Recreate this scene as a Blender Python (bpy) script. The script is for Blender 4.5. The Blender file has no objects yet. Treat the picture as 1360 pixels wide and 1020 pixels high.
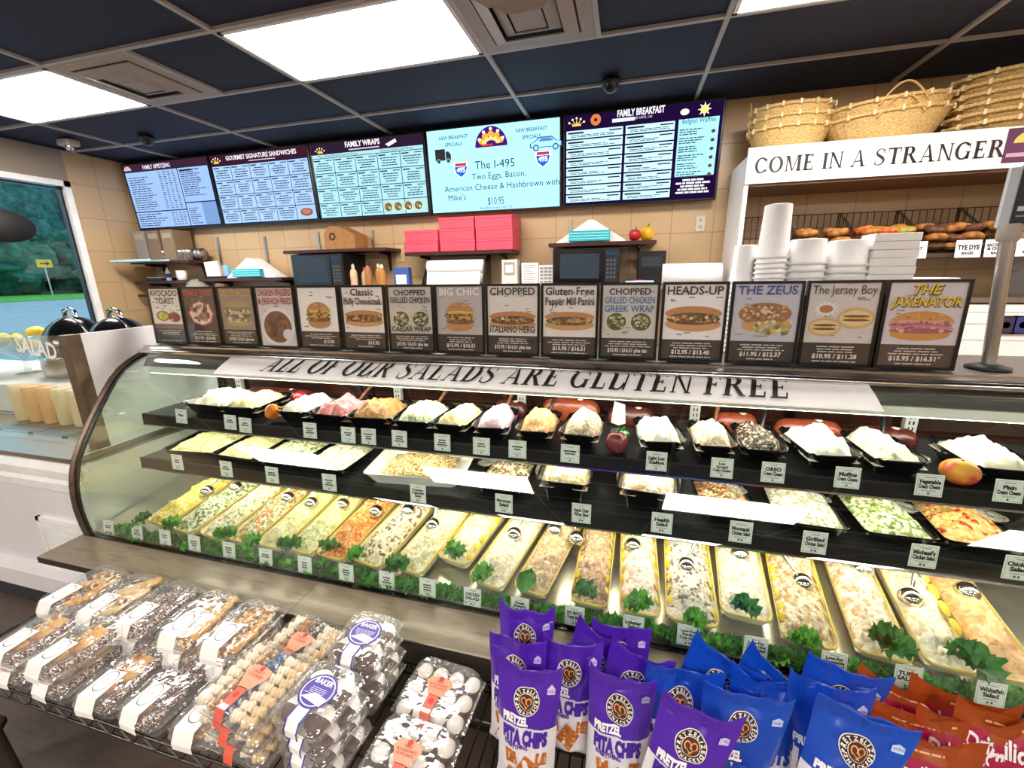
import bpy, math, random
from mathutils import Vector, Matrix, noise
import numpy as np
random.seed(7)
SC = bpy.context.scene
COL = SC.collection
PI = math.pi

# ---------------------------------------------------------------- camera, world, exposure
CAM = Vector((0.0, 0.0, 1.55))
ROT = ((0.96607695, 0.05056104, -0.25325662), (0.25775755, -0.24957528, 0.93342018), (-0.0160119, -0.96703452, -0.25414141))
FPX = 561.0
cd = bpy.data.cameras.new('camera')
cam = bpy.data.objects.new('camera', cd)
COL.objects.link(cam)
cd.sensor_width = 36.0
cd.lens = FPX / 1360 * 36
cd.clip_start = 0.02
cd.clip_end = 400
m4 = Matrix.Identity(4)
for i in range(3):
    m4[i][0] = ROT[i][0]
    m4[i][1] = -ROT[i][1]
    m4[i][2] = -ROT[i][2]
    m4[i][3] = CAM[i]
cam.matrix_world = m4
SC.camera = cam

wd = bpy.data.worlds.new('world')
SC.world = wd
wd.use_nodes = True
bgn = wd.node_tree.nodes['Background']
bgn.inputs[0].default_value = (0.72, 0.85, 1.0, 1)
bgn.inputs[1].default_value = 1.5
SC.view_settings.view_transform = 'Standard'
SC.view_settings.look = 'None'
SC.view_settings.gamma = 1
SC.view_settings.exposure = 0.68
SC.cycles.max_bounces = 10
SC.cycles.transparent_max_bounces = 32
PANEL_W = 19.0      # ceiling panel strength
LED_W = 9.0        # display case strip strength
SCREEN_W = 0.82


def P(px, py, ax, val):
    """world point seen at photo pixel (px,py) on the plane axis=val"""
    d = ((px - 680.0), (py - 510.0), FPX)
    r = [sum(ROT[i][k] * d[k] for k in range(3)) for i in range(3)]
    a = 'xyz'.index(ax)
    t = (val - CAM[a]) / r[a]
    return Vector([CAM[i] + t * r[i] for i in range(3)])


# ---------------------------------------------------------------- materials
def lin(h):
    h = h.lstrip('#')
    o = []
    for i in (0, 2, 4):
        c = int(h[i:i + 2], 16) / 255
        o.append(c / 12.92 if c <= 0.04045 else ((c + 0.055) / 1.055) ** 2.4)
    return (o[0], o[1], o[2], 1)


MATS = {}
SPEC = {}


def spec(name, cols, rough=0.5, metal=0.0, scale=20, bump=0.0, kind='noise', **k):
    SPEC[name] = (cols, rough, metal, scale, bump, kind, k)


def M(name):
    if name in MATS:
        return MATS[name]
    m = bpy.data.materials.new(name.replace('#', 'tone_').replace('!', 'glow_'))
    m.use_nodes = True
    nt = m.node_tree
    N, L = nt.nodes, nt.links
    for n in list(N):
        N.remove(n)
    out = N.new('ShaderNodeOutputMaterial')
    MATS[name] = m
    if name.startswith('!'):            # emitting: !rrggbb  or !rrggbb:strength
        h, _, s = name[1:].partition(':')
        e = N.new('ShaderNodeEmission')
        e.inputs[0].default_value = lin(h)
        e.inputs[1].default_value = float(s) if s else SCREEN_W
        L.new(e.outputs[0], out.inputs[0])
        return m
    if name in SPEC:
        cols, rough, metal, scale, bump, kind, k = SPEC[name]
    else:
        cols, rough, metal, scale, bump, kind, k = [name], 0.55, 0, 30, 0, 'noise', {}
    if kind == 'clear':
        wt = N.new('ShaderNodeLayerWeight')
        wt.inputs[0].default_value = 0.5
        pw_ = N.new('ShaderNodeMath')
        pw_.operation = 'POWER'
        pw_.inputs[1].default_value = 4.5
        L.new(wt.outputs['Facing'], pw_.inputs[0])
        lw = N.new('ShaderNodeMath')
        lw.operation = 'MULTIPLY_ADD'
        f0 = k.get('f0', .045)
        lw.inputs[1].default_value = 1 - f0
        lw.inputs[2].default_value = f0
        L.new(pw_.outputs[0], lw.inputs[0])
        tr = N.new('ShaderNodeBsdfTransparent')
        tr.inputs[0].default_value = lin(cols[0])
        gl = N.new('ShaderNodeBsdfGlossy')
        gl.inputs['Roughness'].default_value = rough
        gl.inputs[0].default_value = (1, 1, 1, 1)
        mx = N.new('ShaderNodeMixShader')
        L.new(lw.outputs[0], mx.inputs[0])
        L.new(tr.outputs[0], mx.inputs[1])
        L.new(gl.outputs[0], mx.inputs[2])
        if bump:
            tc = N.new('ShaderNodeTexCoord')
            nz = N.new('ShaderNodeTexNoise')
            nz.inputs['Scale'].default_value = scale
            L.new(tc.outputs['Object'], nz.inputs['Vector'])
            bp = N.new('ShaderNodeBump')
            bp.inputs['Strength'].default_value = bump
            bp.inputs['Distance'].default_value = 0.01
            L.new(nz.outputs[0], bp.inputs['Height'])
            L.new(bp.outputs[0], gl.inputs['Normal'])
            L.new(bp.outputs[0], wt.inputs['Normal'])
        df = k.get('haze', 0)
        if df:
            d2 = N.new('ShaderNodeBsdfDiffuse')
            d2.inputs[0].default_value = (0.9, 0.9, 0.9, 1)
            m2 = N.new('ShaderNodeMixShader')
            m2.inputs[0].default_value = df
            L.new(mx.outputs[0], m2.inputs[1])
            L.new(d2.outputs[0], m2.inputs[2])
            mx = m2
        L.new(mx.outputs[0], out.inputs[0])
        return m
    b = N.new('ShaderNodeBsdfPrincipled')
    L.new(b.outputs[0], out.inputs[0])
    b.inputs['Roughness'].default_value = rough
    b.inputs['Metallic'].default_value = metal
    if 'spec' in k:
        b.inputs['Specular IOR Level'].default_value = k['spec']
    if 'coat' in k:
        b.inputs['Coat Weight'].default_value = k['coat']
        b.inputs['Coat Roughness'].default_value = 0.08
    if 'sss' in k:
        b.inputs['Subsurface Weight'].default_value = k['sss']
        b.inputs['Subsurface Radius'].default_value = (0.02, 0.015, 0.01)
    tc = N.new('ShaderNodeTexCoord')
    vec = tc.outputs['Object']
    st = k.get('stretch')
    if st:
        mp = N.new('ShaderNodeMapping')
        mp.inputs['Scale'].default_value = st
        L.new(vec, mp.inputs['Vector'])
        vec = mp.outputs[0]
    if kind == 'brick':
        sx = N.new('ShaderNodeSeparateXYZ')
        cb = N.new('ShaderNodeCombineXYZ')
        L.new(vec, sx.inputs[0])
        ax = k.get('axes', 'XZ')
        L.new(sx.outputs[ax[0]], cb.inputs[0])
        L.new(sx.outputs[ax[1]], cb.inputs[1])
        br = N.new('ShaderNodeTexBrick')
        br.offset = 0
        br.inputs['Scale'].default_value = 1
        br.inputs['Brick Width'].default_value = k['w']
        br.inputs['Row Height'].default_value = k['h']
        br.inputs['Mortar Size'].default_value = k.get('mortar', 0.004)
        br.inputs['Color1'].default_value = lin(cols[0])
        br.inputs['Color2'].default_value = lin(cols[1])
        br.inputs['Mortar'].default_value = lin(cols[2])
        L.new(cb.outputs[0], br.inputs['Vector'])
        L.new(br.outputs[0], b.inputs['Base Color'])
        bp = N.new('ShaderNodeBump')
        bp.invert = True
        bp.inputs['Strength'].default_value = 0.3
        bp.inputs['Distance'].default_value = 0.004
        L.new(br.outputs['Fac'], bp.inputs['Height'])
        L.new(bp.outputs[0], b.inputs['Normal'])
        return m
    rp = N.new('ShaderNodeValToRGB')
    if len(cols) == 1:
        c = lin(cols[0])
        cs = [tuple(min(1, x * f) for x in c[:3]) + (1,) for f in (0.95, 1.04)]
    else:
        cs = [lin(x) for x in cols]
    el = rp.color_ramp.elements
    if kind == 'chop':
        rp.color_ramp.interpolation = 'CONSTANT'
        pos = [i / len(cs) for i in range(len(cs))]
    else:
        lo, hi = 0.3, 0.7
        pos = [lo + (hi - lo) * i / (len(cs) - 1) for i in range(len(cs))]
    while len(el) < len(cs):
        el.new(0.5)
    for e, p_, c in zip(el, pos, cs):
        e.position = p_
        e.color = c
    if kind == 'chop':
        tx = N.new('ShaderNodeTexVoronoi')
        tx.inputs['Scale'].default_value = scale
        L.new(vec, tx.inputs['Vector'])
        sp = N.new('ShaderNodeSeparateColor')
        L.new(tx.outputs['Color'], sp.inputs[0])
        L.new(sp.outputs[0], rp.inputs[0])
        ht = tx.outputs['Distance']
    else:
        tx = N.new('ShaderNodeTexNoise')
        tx.inputs['Scale'].default_value = scale
        tx.inputs['Detail'].default_value = 4
        L.new(vec, tx.inputs['Vector'])
        L.new(tx.outputs[0], rp.inputs[0])
        ht = tx.outputs[0]
    L.new(rp.outputs[0], b.inputs['Base Color'])
    if bump:
        bp = N.new('ShaderNodeBump')
        bp.invert = kind == 'chop'
        bp.inputs['Strength'].default_value = bump
        bp.inputs['Distance'].default_value = 0.006
        L.new(ht, bp.inputs['Height'])
        L.new(bp.outputs[0], b.inputs['Normal'])
    return m


spec('wall tile', ['#c9ab84', '#c4a57d', '#a98d6c'], 0.28, kind='brick', w=0.305, h=0.305)
spec('wall tile side', ['#c9ab84', '#c4a57d', '#a98d6c'], 0.28, kind='brick', w=0.305, h=0.305, axes='YZ')
spec('plaster', ['#8f8274', '#988b7d'], 0.8, scale=6)
spec('floor', ['#56473f', '#66564c'], 0.5, scale=14, stretch=(1, 5, 1))
spec('ceiling tile', ['#181e34', '#212943'], 0.75, scale=60, bump=0.1)
spec('t bar', ['#b8b2ae'], 0.5, scale=8)
spec('vent', ['#a59a90', '#aea398'], 0.55, scale=9)
spec('chrome', ['#c8c8c8', '#dadada'], 0.12, 1.0, 5)
spec('steel', ['#a4a19e', '#b4b1ae'], 0.32, 1.0, 40, stretch=(1, 30, 30))
spec('dark steel', ['#4a4848', '#5a5856'], 0.25, 1.0, 40, stretch=(1, 30, 30))
spec('shelf steel', ['#242427', '#2e2e32'], 0.28, 0.4, 20)
spec('shelf top steel', ['#56585c', '#66686c'], 0.22, 0.8, 8)
spec('bronze', ['#6b5c50', '#7d6c5f'], 0.35, 0.8, 30)
spec('deck', ['#b9b6b0', '#c9c6c0'], 0.28, 0.9, 12)
spec('black', ['#0c0c0e', '#141416'], 0.3, 0, 10)
spec('matte black', ['#101012', '#181819'], 0.6, 0, 10)
spec('melamine', ['#08080a', '#101013'], 0.18, 0, 10, coat=0.4)
spec('white', ['#f2f0ee', '#ffffff'], 0.45, 0, 8)
spec('gloss white', ['#f2f2f2', '#ffffff'], 0.15, 0, 8)
spec('paper', ['#f6f5f2', '#ffffff'], 0.7, 0, 8)
spec('banner vinyl', ['#fafafa', '#ffffff'], 0.3, 0, 8, coat=.6)
spec('card', ['#eaf0f0', '#f2f6f6'], 0.5, 0, 8)
spec('ledge', ['#74655a', '#90806f', '#82725f'], 0.3, 0, 7, stretch=(1.2, 7, 7), coat=0.2)
spec('ledge edge', ['#2a211d', '#332924'], 0.5, 0, 7)
spec('cabinet white', ['#dcdade', '#e4e2e6'], 0.4, 0, 5)
spec('red wood', ['#3a1414', '#4a1b1a'], 0.35, 0, 12, stretch=(1, 9, 9))
spec('glass', ['#f7fcf9'], 0.0, kind='clear')
spec('window glass', ['#dfeff2'], 0.0, kind='clear', f0=.03)
spec('clear plastic', ['#f9f9f9'], 0.05, kind='clear', bump=0.35, scale=24, haze=0.08, f0=.06)
spec('clear tub', ['#f0f2f2'], 0.04, kind='clear', haze=0.05)
spec('cup plastic', ['#f0f0f0', '#ffffff'], 0.3, 0, 8)
spec('rim yellow', ['#e6c450', '#f0d468'], 0.35, 0, 20)
spec('dish cream', ['#ece2c0', '#f2ead0'], 0.35, 0, 20)
spec('wicker', ['#b48a48', '#e0bc78', '#f0d498'], 0.6, 0, 90, 0.8, stretch=(1, 1, 2.2))
spec('bread', ['#7a4a20', '#a86e34', '#c8954e'], 0.6, 0, 22, 0.3)
spec('bread dark', ['#3a2012', '#5a3218', '#7a4a26'], 0.6, 0, 60, 0.4)
spec('kale', ['#2c7a1e', '#52a62e', '#86c84a'], 0.5, 0, 40, 0.4)
spec('kale dark', ['#1c5220', '#2e7a2c', '#4c9a40'], 0.5, 0, 40, 0.4)
spec('kraft', ['#a4703e', '#b37e4b'], 0.7, 0, 30)
spec('pink box', ['#e0465e', '#ea5068'], 0.55, 0, 8)
spec('scoop steel', ['#d0d0d0', '#e4e4e4'], 0.14, 1.0, 5)
spec('wire', ['#5a5a5a', '#6e6e6e'], 0.25, 1.0, 5)
spec('dark wire', ['#2a221e', '#3a302a'], 0.4, 0.7, 5)
spec('asphalt', ['#7f8c94', '#97a4ac'], 0.8, 0, 0.3, stretch=(3, 0.3, 1))
spec('lawn', ['#3f8a2c', '#5aa83a'], 0.9, 0, 2)
spec('tree green', ['#164a3e', '#226052', '#3a7e62'], 0.9, 0, 1.6, 1.0)
spec('tree deep', ['#12403e', '#1c5450', '#2c6a60'], 0.9, 0, 1.6, 1.0)
spec('trunk', ['#2a221c', '#3a3028'], 0.9, 0, 4)


# ---------------------------------------------------------------- mesh builder
class MB:
    def __init__(s):
        s.v, s.f, s.m, s.s = [], [], [], []

    def add(s, vs, fs, m, smooth=False):
        o = len(s.v)
        s.v.extend([tuple(p) for p in vs])
        for i, f in enumerate(fs):
            s.f.append([o + k for k in f])
            s.m.append(m[i] if isinstance(m, list) else m)
            s.s.append(smooth)

    def box(s, x0, x1, y0, y1, z0, z1, m, T=None):
        v = [(x, y, z) for z in (z0, z1) for y in (y0, y1) for x in (x0, x1)]
        if T is not None:
            v = [T @ Vector(p) for p in v]
        s.add(v, [(0, 2, 3, 1), (4, 5, 7, 6), (0, 1, 5, 4), (2, 6, 7, 3), (0, 4, 6, 2), (1, 3, 7, 5)], m)
        return s

    def rbox(s, x0, x1, y0, y1, z0, z1, m, r=0.004, T=None):
        """box with chamfered vertical and top edges"""
        def ring(i, z):
            return [(x0 + i + r, y0 + i, z), (x1 - i - r, y0 + i, z), (x1 - i, y0 + i + r, z), (x1 - i, y1 - i - r, z),
                    (x1 - i - r, y1 - i, z), (x0 + i + r, y1 - i, z), (x0 + i, y1 - i - r, z), (x0 + i, y0 + i + r, z)]
        v = ring(r * .6, z0) + ring(0, z0 + r * .6) + ring(0, z1 - r * .6) + ring(r * .6, z1)
        if T is not None:
            v = [T @ Vector(p) for p in v]
        f = [tuple(range(7, -1, -1)), tuple(range(24, 32))]
        for k in range(3):
            for i in range(8):
                j = (i + 1) % 8
                f.append((k * 8 + i, k * 8 + j, k * 8 + 8 + j, k * 8 + 8 + i))
        s.add(v, f, m)
        return s

    def quad(s, a, b, c, d, m):
        s.add([a, b, c, d], [(0, 1, 2, 3)], m)

    def prism(s, pts, ax, a0, a1, m, smooth=False):
        """extrude polygon pts (2D) along axis"""
        def mk(p, a):
            return {'x': (a, p[0], p[1]), 'y': (p[0], a, p[1]), 'z': (p[0], p[1], a)}[ax]
        n = len(pts)
        v = [mk(p, a0) for p in pts] + [mk(p, a1) for p in pts]
        f = [tuple(range(n - 1, -1, -1)), tuple(range(n, 2 * n))]
        s.add(v, f, m)
        s.add(v, [(i, (i + 1) % n, n + (i + 1) % n, n + i) for i in range(n)], m, smooth)
        return s

    def tube(s, pts, r, m, n=6, closed=False, T=None):
        pts = [Vector(p) for p in pts]
        k = len(pts)
        vs = []
        up = Vector((0.13, 0.21, 0.97))
        for i, p in enumerate(pts):
            a = pts[(i - 1) % k] if (closed or i > 0) else p
            b = pts[(i + 1) % k] if (closed or i < k - 1) else p
            d = (b - a)
            if d.length < 1e-9:
                d = Vector((0, 0, 1))
            d.normalize()
            e = d.cross(up)
            if e.length < 0.05:
                e = d.cross(Vector((1, 0, 0)))
            e.normalize()
            g = d.cross(e)
            rr = r[i] if isinstance(r, (list, tuple)) else r
            for j in range(n):
                t = 2 * PI * j / n
                vs.append(p + e * (rr * math.cos(t)) + g * (rr * math.sin(t)))
        if T is not None:
            vs = [T @ p for p in vs]
        fs = []
        for i in range(k if closed else k - 1):
            for j in range(n):
                a, b = i * n + j, i * n + (j + 1) % n
                c, d = ((i + 1) % k) * n + (j + 1) % n, ((i + 1) % k) * n + j
                fs.append((a, b, c, d))
        s.add(vs, fs, m, n > 4)
        if not closed:
            s.add(vs, [tuple(range(n - 1, -1, -1)), tuple(range((k - 1) * n, k * n))], m)
        return s

    def lathe(s, prof, m, n=20, c=(0, 0, 0), T=None, smooth=True, sx=1, sy=1):
        vs = []
        for r, z in prof:
            for j in range(n):
                t = 2 * PI * j / n
                vs.append(Vector((c[0] + r * sx * math.cos(t), c[1] + r * sy * math.sin(t), c[2] + z)))
        if T is not None:
            vs = [T @ p for p in vs]
        fs = []
        for i in range(len(prof) - 1):
            for j in range(n):
                fs.append((i * n + j, i * n + (j + 1) % n, (i + 1) * n + (j + 1) % n, (i + 1) * n + j))
        s.add(vs, fs, m, smooth)
        caps = []
        if prof[0][0] > 1e-6:
            caps.append(tuple(range(n - 1, -1, -1)))
        if prof[-1][0] > 1e-6:
            caps.append(tuple(range((len(prof) - 1) * n, len(prof) * n)))
        if caps:
            s.add(vs, caps, m)
        return s

    def grid(s, fn, nu, nv, m, smooth=True, flip=False):
        vs = [fn(i / nu, j / nv) for j in range(nv + 1) for i in range(nu + 1)]
        fs, ms = [], []
        for j in range(nv):
            for i in range(nu):
                a = j * (nu + 1) + i
                f = (a, a + 1, a + nu + 2, a + nu + 1)
                fs.append(f[::-1] if flip else f)
                if callable(m):
                    ms.append(m((i + .5) / nu, (j + .5) / nv))
        s.add(vs, fs, ms if ms else m, smooth)
        return s

    def blob(s, c, r, m, n=10, amp=0.0, fr=30, seed=0, T=None):
        c = Vector(c)
        r = Vector(r if isinstance(r, (tuple, list, Vector)) else (r, r, r))
        o = Vector((seed * 3.17, seed * 1.3, seed * 7.7))
        vs = []
        for i in range(n + 1):
            th = PI * i / n
            for j in range(2 * n):
                ph = PI * j / n
                d = Vector((math.sin(th) * math.cos(ph), math.sin(th) * math.sin(ph), math.cos(th)))
                q = Vector((d.x * r.x, d.y * r.y, d.z * r.z))
                if amp:
                    q *= 1 + amp * noise.noise(q * fr + o)
                q = c + q
                vs.append(T @ q if T is not None else q)
        fs = []
        for i in range(n):
            for j in range(2 * n):
                fs.append((i * 2 * n + j, (i + 1) * 2 * n + j, (i + 1) * 2 * n + (j + 1) % (2 * n), i * 2 * n + (j + 1) % (2 * n)))
        s.add(vs, fs, m, True)
        return s

    def build(s, name, parent=None, loc=None):
        me = bpy.data.meshes.new(name)
        me.from_pydata(s.v, [], s.f)
        keys = []
        for k in s.m:
            if k not in keys:
                keys.append(k)
        for k in keys:
            me.materials.append(M(k))
        ix = {k: i for i, k in enumerate(keys)}
        me.polygons.foreach_set('material_index', [ix[k] for k in s.m])
        me.polygons.foreach_set('use_smooth', s.s)
        me.update()
        o = bpy.data.objects.new(name, me)
        COL.objects.link(o)
        if parent:
            o.parent = parent
        if loc is not None:
            o.location = loc
        return o


def thing(name, label, cat, loc=(0, 0, 0), rz=0.0, group=None, rot=None):
    o = bpy.data.objects.new(name, None)
    o.empty_display_size = 0.05
    COL.objects.link(o)
    o.location = loc
    o.rotation_euler = rot if rot else (0, 0, rz)
    return tag(o, label, cat, group)


def tag(o, label, cat, group=None, kind=None):
    o['label'] = label
    o['category'] = cat
    if group:
        o['group'] = group
    if kind:
        o['kind'] = kind
    return o


def struct(mb, name):
    o = mb.build(name)
    o['kind'] = 'structure'
    return o


def dup(o, label, loc, rot=None, group=None):
    r = o.copy()
    COL.objects.link(r)
    r.location = loc
    if rot is not None:
        r.rotation_euler = rot
    r['label'] = label
    if group:
        r['group'] = group
    for c in list(o.children):
        d = c.copy()
        COL.objects.link(d)
        d.parent = r
        for g in list(c.children):
            e = g.copy()
            COL.objects.link(e)
            e.parent = d
    return r


def TR(loc=(0, 0, 0), rx=0, ry=0, rz=0):
    return Matrix.Translation(Vector(loc)) @ Matrix.Rotation(rz, 4, 'Z') @ Matrix.Rotation(ry, 4, 'Y') @ Matrix.Rotation(rx, 4, 'X')


# ---------------------------------------------------------------- lettering and flat print
_TX = {}


def glyphs(t, bold=0.0, shear=0.0):
    k = (t, bold, shear)
    if k not in _TX:
        c = bpy.data.curves.new('lettering', 'FONT')
        c.body = t
        c.resolution_u = 2
        c.offset = bold
        c.shear = shear
        o = bpy.data.objects.new('lettering', c)
        me = bpy.data.meshes.new_from_object(o)
        vs = [(v.co.x, v.co.y) for v in me.vertices]
        fs = [tuple(p.vertices) for p in me.polygons]
        bpy.data.objects.remove(o)
        bpy.data.curves.remove(c)
        bpy.data.meshes.remove(me)
        if vs:
            x0 = min(v[0] for v in vs)
            x1 = max(v[0] for v in vs)
        else:
            x0, x1 = 0, 0
        # capital height of the built-in face is about 0.69
        _TX[k] = ([((x - x0) / .69, y / .69) for x, y in vs], fs, (x1 - x0) / .69)
    return _TX[k]


def flat(o, ux=(1, 0, 0), uy=(0, 0, 1), n=(0, -1, 0), lift=0.0005):
    o, ux, uy, n = Vector(o), Vector(ux), Vector(uy), Vector(n)
    return lambda u, v, k=1: o + ux * u + uy * v + n * (k * lift)


class Print:
    """flat printed shapes laid on a surface: fn(u, v, layer) -> point"""
    def __init__(s, fn, mb=None):
        s.fn = fn
        s.mb = mb or MB()

    def rect(s, u0, u1, v0, v1, m, k=1):
        f = s.fn
        s.mb.add([f(u0, v0, k), f(u1, v0, k), f(u1, v1, k), f(u0, v1, k)], [(0, 1, 2, 3)], m)

    def poly(s, pts, m, k=1):
        s.mb.add([s.fn(u, v, k) for u, v in pts], [tuple(range(len(pts)))], m)

    def disc(s, u, v, ru, rv, m, k=1, n=20, r0=0.0, a0=0.0, a1=2 * PI, nr=1):
        if nr > 1:
            for q in range(nr):
                ra, rb = r0 + (1 - r0) * q / nr, r0 + (1 - r0) * (q + 1) / nr
                s.disc(u, v, ru * rb, rv * rb, m, k, n, ra / rb, a0, a1)
            return
        vs, fs = [], []
        full = abs(a1 - a0 - 2 * PI) < 1e-6
        for i in range(n + 1):
            t = a0 + (a1 - a0) * i / n
            vs.append(s.fn(u + ru * math.cos(t), v + rv * math.sin(t), k))
            vs.append(s.fn(u + ru * r0 * math.cos(t), v + rv * r0 * math.sin(t), k))
        for i in range(n):
            fs.append((2 * i + 1, 2 * i, 2 * i + 2, 2 * i + 3))
        s.mb.add(vs, fs, m)

    def text(s, t, u, v, h, m, k=2, w=None, align='c', bold=0.0, shear=0.0, rot=0.0):
        g, fs, gw = glyphs(t, bold, shear)
        sx = h
        if w and gw * h > w:
            sx = w / gw
        elif w and w < 0:
            sx = -w / gw
        off = {'c': -gw * sx / 2, 'l': 0, 'r': -gw * sx}[align]
        ca, sa = math.cos(rot), math.sin(rot)
        vs = []
        for x, y in g:
            a, b = x * sx + off, y * h
            vs.append(s.fn(u + a * ca - b * sa, v + a * sa + b * ca, k))
        s.mb.add(vs, fs, m)

    def arc(s, t, u, v, r, h, m, mid=PI / 2, step=None, k=3, bold=0.0, inward=False):
        ws = [max(glyphs(c, bold)[2], .25) * h + h * .22 for c in t]
        tot = sum(ws)
        a = -tot / 2
        for c, w in zip(t, ws):
            ang = (a + w / 2) / r
            if not inward:
                th = mid - ang
                s.text(c, u + r * math.cos(th), v + r * math.sin(th), h, m, k, bold=bold, rot=th - PI / 2)
            else:
                th = mid + ang
                s.text(c, u + (r + h) * math.cos(th), v + (r + h) * math.sin(th), h, m, k, bold=bold, rot=th + PI / 2)
            a += w

    def lines(s, u0, u1, v1, v0, n, m, k=2, fill=0.5, align='l', rnd=random):
        """illegible small print as rows of word-length dashes"""
        if n < 1:
            return
        dv = (v1 - v0) / n
        for i in range(n):
            v = v1 - dv * (i + 1) + dv * (1 - fill) / 2
            w = (u1 - u0) * rnd.uniform(.55, 1)
            a = u0 if align == 'l' else (u0 + u1 - w) / 2
            e = a + w
            while a < e - 1e-6:
                b = min(e, a + rnd.uniform(.08, .24) * (u1 - u0))
                s.rect(a, b, v, v + dv * fill, m, k)
                a = b + .025 * (u1 - u0)

    def build(s, name, parent=None):
        return s.mb.build(name, parent)


def serif_word(pr, t, u, v, h, m, w=None, shear=0.0, k=2):
    """roman capitals with thick and thin strokes and slab serifs, drawn as polygons"""
    A, B, SF, SH = .2, .08, .075, .055

    def rect(x0, x1, y0, y1):
        return [(x0, y0), (x1, y0), (x1, y1), (x0, y1)]

    def stem(x, w=A, top=True, bot=True):
        r = [rect(x, x + w, 0, 1)]
        if bot:
            r.append(rect(x - SF, x + w + SF, 0, SH))
        if top:
            r.append(rect(x - SF, x + w + SF, 1 - SH, 1))
        return r

    def arcs(cx, cy, rx, ry, a0, a1, tx=A, ty=B, n=22):
        o = []
        for i in range(n):
            p = a0 + (a1 - a0) * i / n
            q = a0 + (a1 - a0) * (i + 1) / n
            o.append([(cx + rx * math.cos(p), cy + ry * math.sin(p)), (cx + rx * math.cos(q), cy + ry * math.sin(q)),
                      (cx + (rx - tx) * math.cos(q), cy + (ry - ty) * math.sin(q)), (cx + (rx - tx) * math.cos(p), cy + (ry - ty) * math.sin(p))])
        return o

    def diag(x0, x1, w, y0=0, y1=1):
        return [[(x0, y0), (x0 + w, y0), (x1 + w, y1), (x1, y1)]]

    def sl(x, y, w=.3):
        return [rect(x, x + w, y, y + SH)]
    D = math.radians
    G = {}
    G['C'] = (arcs(.46, .5, .46, .52, D(38), D(322)) + [rect(.78, .83, .62, .95), rect(.78, .83, .05, .3)], .86)
    G['G'] = (arcs(.46, .5, .46, .52, D(38), D(322)) + [rect(.78, .83, .65, .95)] + [rect(.68, .84, .02, .42), rect(.6, .92, .42, .46)], .93)
    G['O'] = (arcs(.48, .5, .48, .52, 0, 2 * PI, n=36), .96)
    G['M'] = (stem(.1, B) + stem(.86, A) + diag(.48, .1, .15) [0:0] + [[(.1, 1), (.28, 1), (.58, .0), (.5, 0)], [(.5, 0), (.56, 0), (.9, 1), (.82, 1)]], 1.12)
    G['E'] = (stem(.08) + [rect(.08, .66, 0, B), rect(.08, .62, 1 - B, 1), rect(.08, .46, .48, .54), rect(.6, .66, 0, .26), rect(.57, .62, .78, 1), rect(.43, .48, .4, .62)], .72)
    G['F'] = (stem(.08) + [rect(.08, .62, 1 - B, 1), rect(.08, .46, .48, .54), rect(.57, .62, .76, 1), rect(.43, .48, .4, .62)], .66)
    G['L'] = (stem(.08) + [rect(.08, .64, 0, B), rect(.59, .64, 0, .3)], .68)
    G['I'] = (stem(.08), .32)
    G['N'] = (stem(.1, B) + stem(.72, B) + [[(.06, 1), (.24, 1), (.785, 0), (.7, 0)]], .88)
    G['A'] = (diag(.08, .42, .06) + [[(.66, 0), (.84, 0), (.5, 1.03), (.4, 1.03)]] + [rect(.2, .66, .3, .36)] + sl(-.02, 0, .26) + sl(.58, 0, .36), .92)
    G['T'] = (stem(.32, A, top=False) + [rect(0, .8, 1 - B, 1), rect(0, .05, .74, 1), rect(.75, .8, .74, 1)], .8)
    G['R'] = (stem(.08) + arcs(.42, .75, .27, .25, -PI / 2, PI / 2) + [rect(.2, .44, .94, 1), rect(.2, .44, .5, .56), [(.34, .52), (.52, .52), (.9, 0), (.68, 0)]] + sl(.66, 0, .26), .9)
    G['D'] = (stem(.08) + arcs(.38, .5, .48, .5, -PI / 2, PI / 2) + [rect(.2, .4, 0, B), rect(.2, .4, 1 - B, 1)], .88)
    G['U'] = (stem(.08, A, bot=False) + stem(.7, B, bot=False) + arcs(.42, .36, .34, .38, PI, 2 * PI, .13, .08), .86)
    sp = []
    pts = [(.56, .82), (.44, .96), (.28, .98), (.12, .86), (.12, .68), (.3, .56), (.46, .45), (.58, .3), (.5, .1), (.3, .0), (.12, .06), (.04, .2)]
    wd_ = [.04, .05, .06, .11, .14, .16, .17, .15, .1, .06, .05, .04]
    fine = []
    for i in range(len(pts) - 1):
        p0, p1, p2, p3 = pts[max(0, i - 1)], pts[i], pts[i + 1], pts[min(len(pts) - 1, i + 2)]
        for j in range(4):
            t_ = j / 4
            q = [.5 * ((2 * p1[c]) + (-p0[c] + p2[c]) * t_ + (2 * p0[c] - 5 * p1[c] + 4 * p2[c] - p3[c]) * t_ ** 2 + (-p0[c] + 3 * p1[c] - 3 * p2[c] + p3[c]) * t_ ** 3) for c in (0, 1)]
            fine.append((q[0], q[1], wd_[i] * (1 - t_) + wd_[i + 1] * t_))
    fine.append(pts[-1] + (.04,))
    for i in range(len(fine) - 1):
        (x0, y0, w0), (x1, y1, w1) = fine[i], fine[i + 1]
        dx, dy = x1 - x0, y1 - y0
        ll = math.hypot(dx, dy) or 1
        nx, ny = -dy / ll, dx / ll
        sp.append([(x0 - nx * w0 / 2, y0 - ny * w0 / 2), (x1 - nx * w1 / 2, y1 - ny * w1 / 2), (x1 + nx * w1 / 2, y1 + ny * w1 / 2), (x0 + nx * w0 / 2, y0 + ny * w0 / 2)])
    G['S'] = (sp + [rect(.54, .59, .68, .98), rect(.03, .08, .02, .32)], .66)
    adv = sum(.42 if c == ' ' else G[c][1] + .13 for c in t)
    sx = w / adv if w else h
    x = -adv / 2
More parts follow.
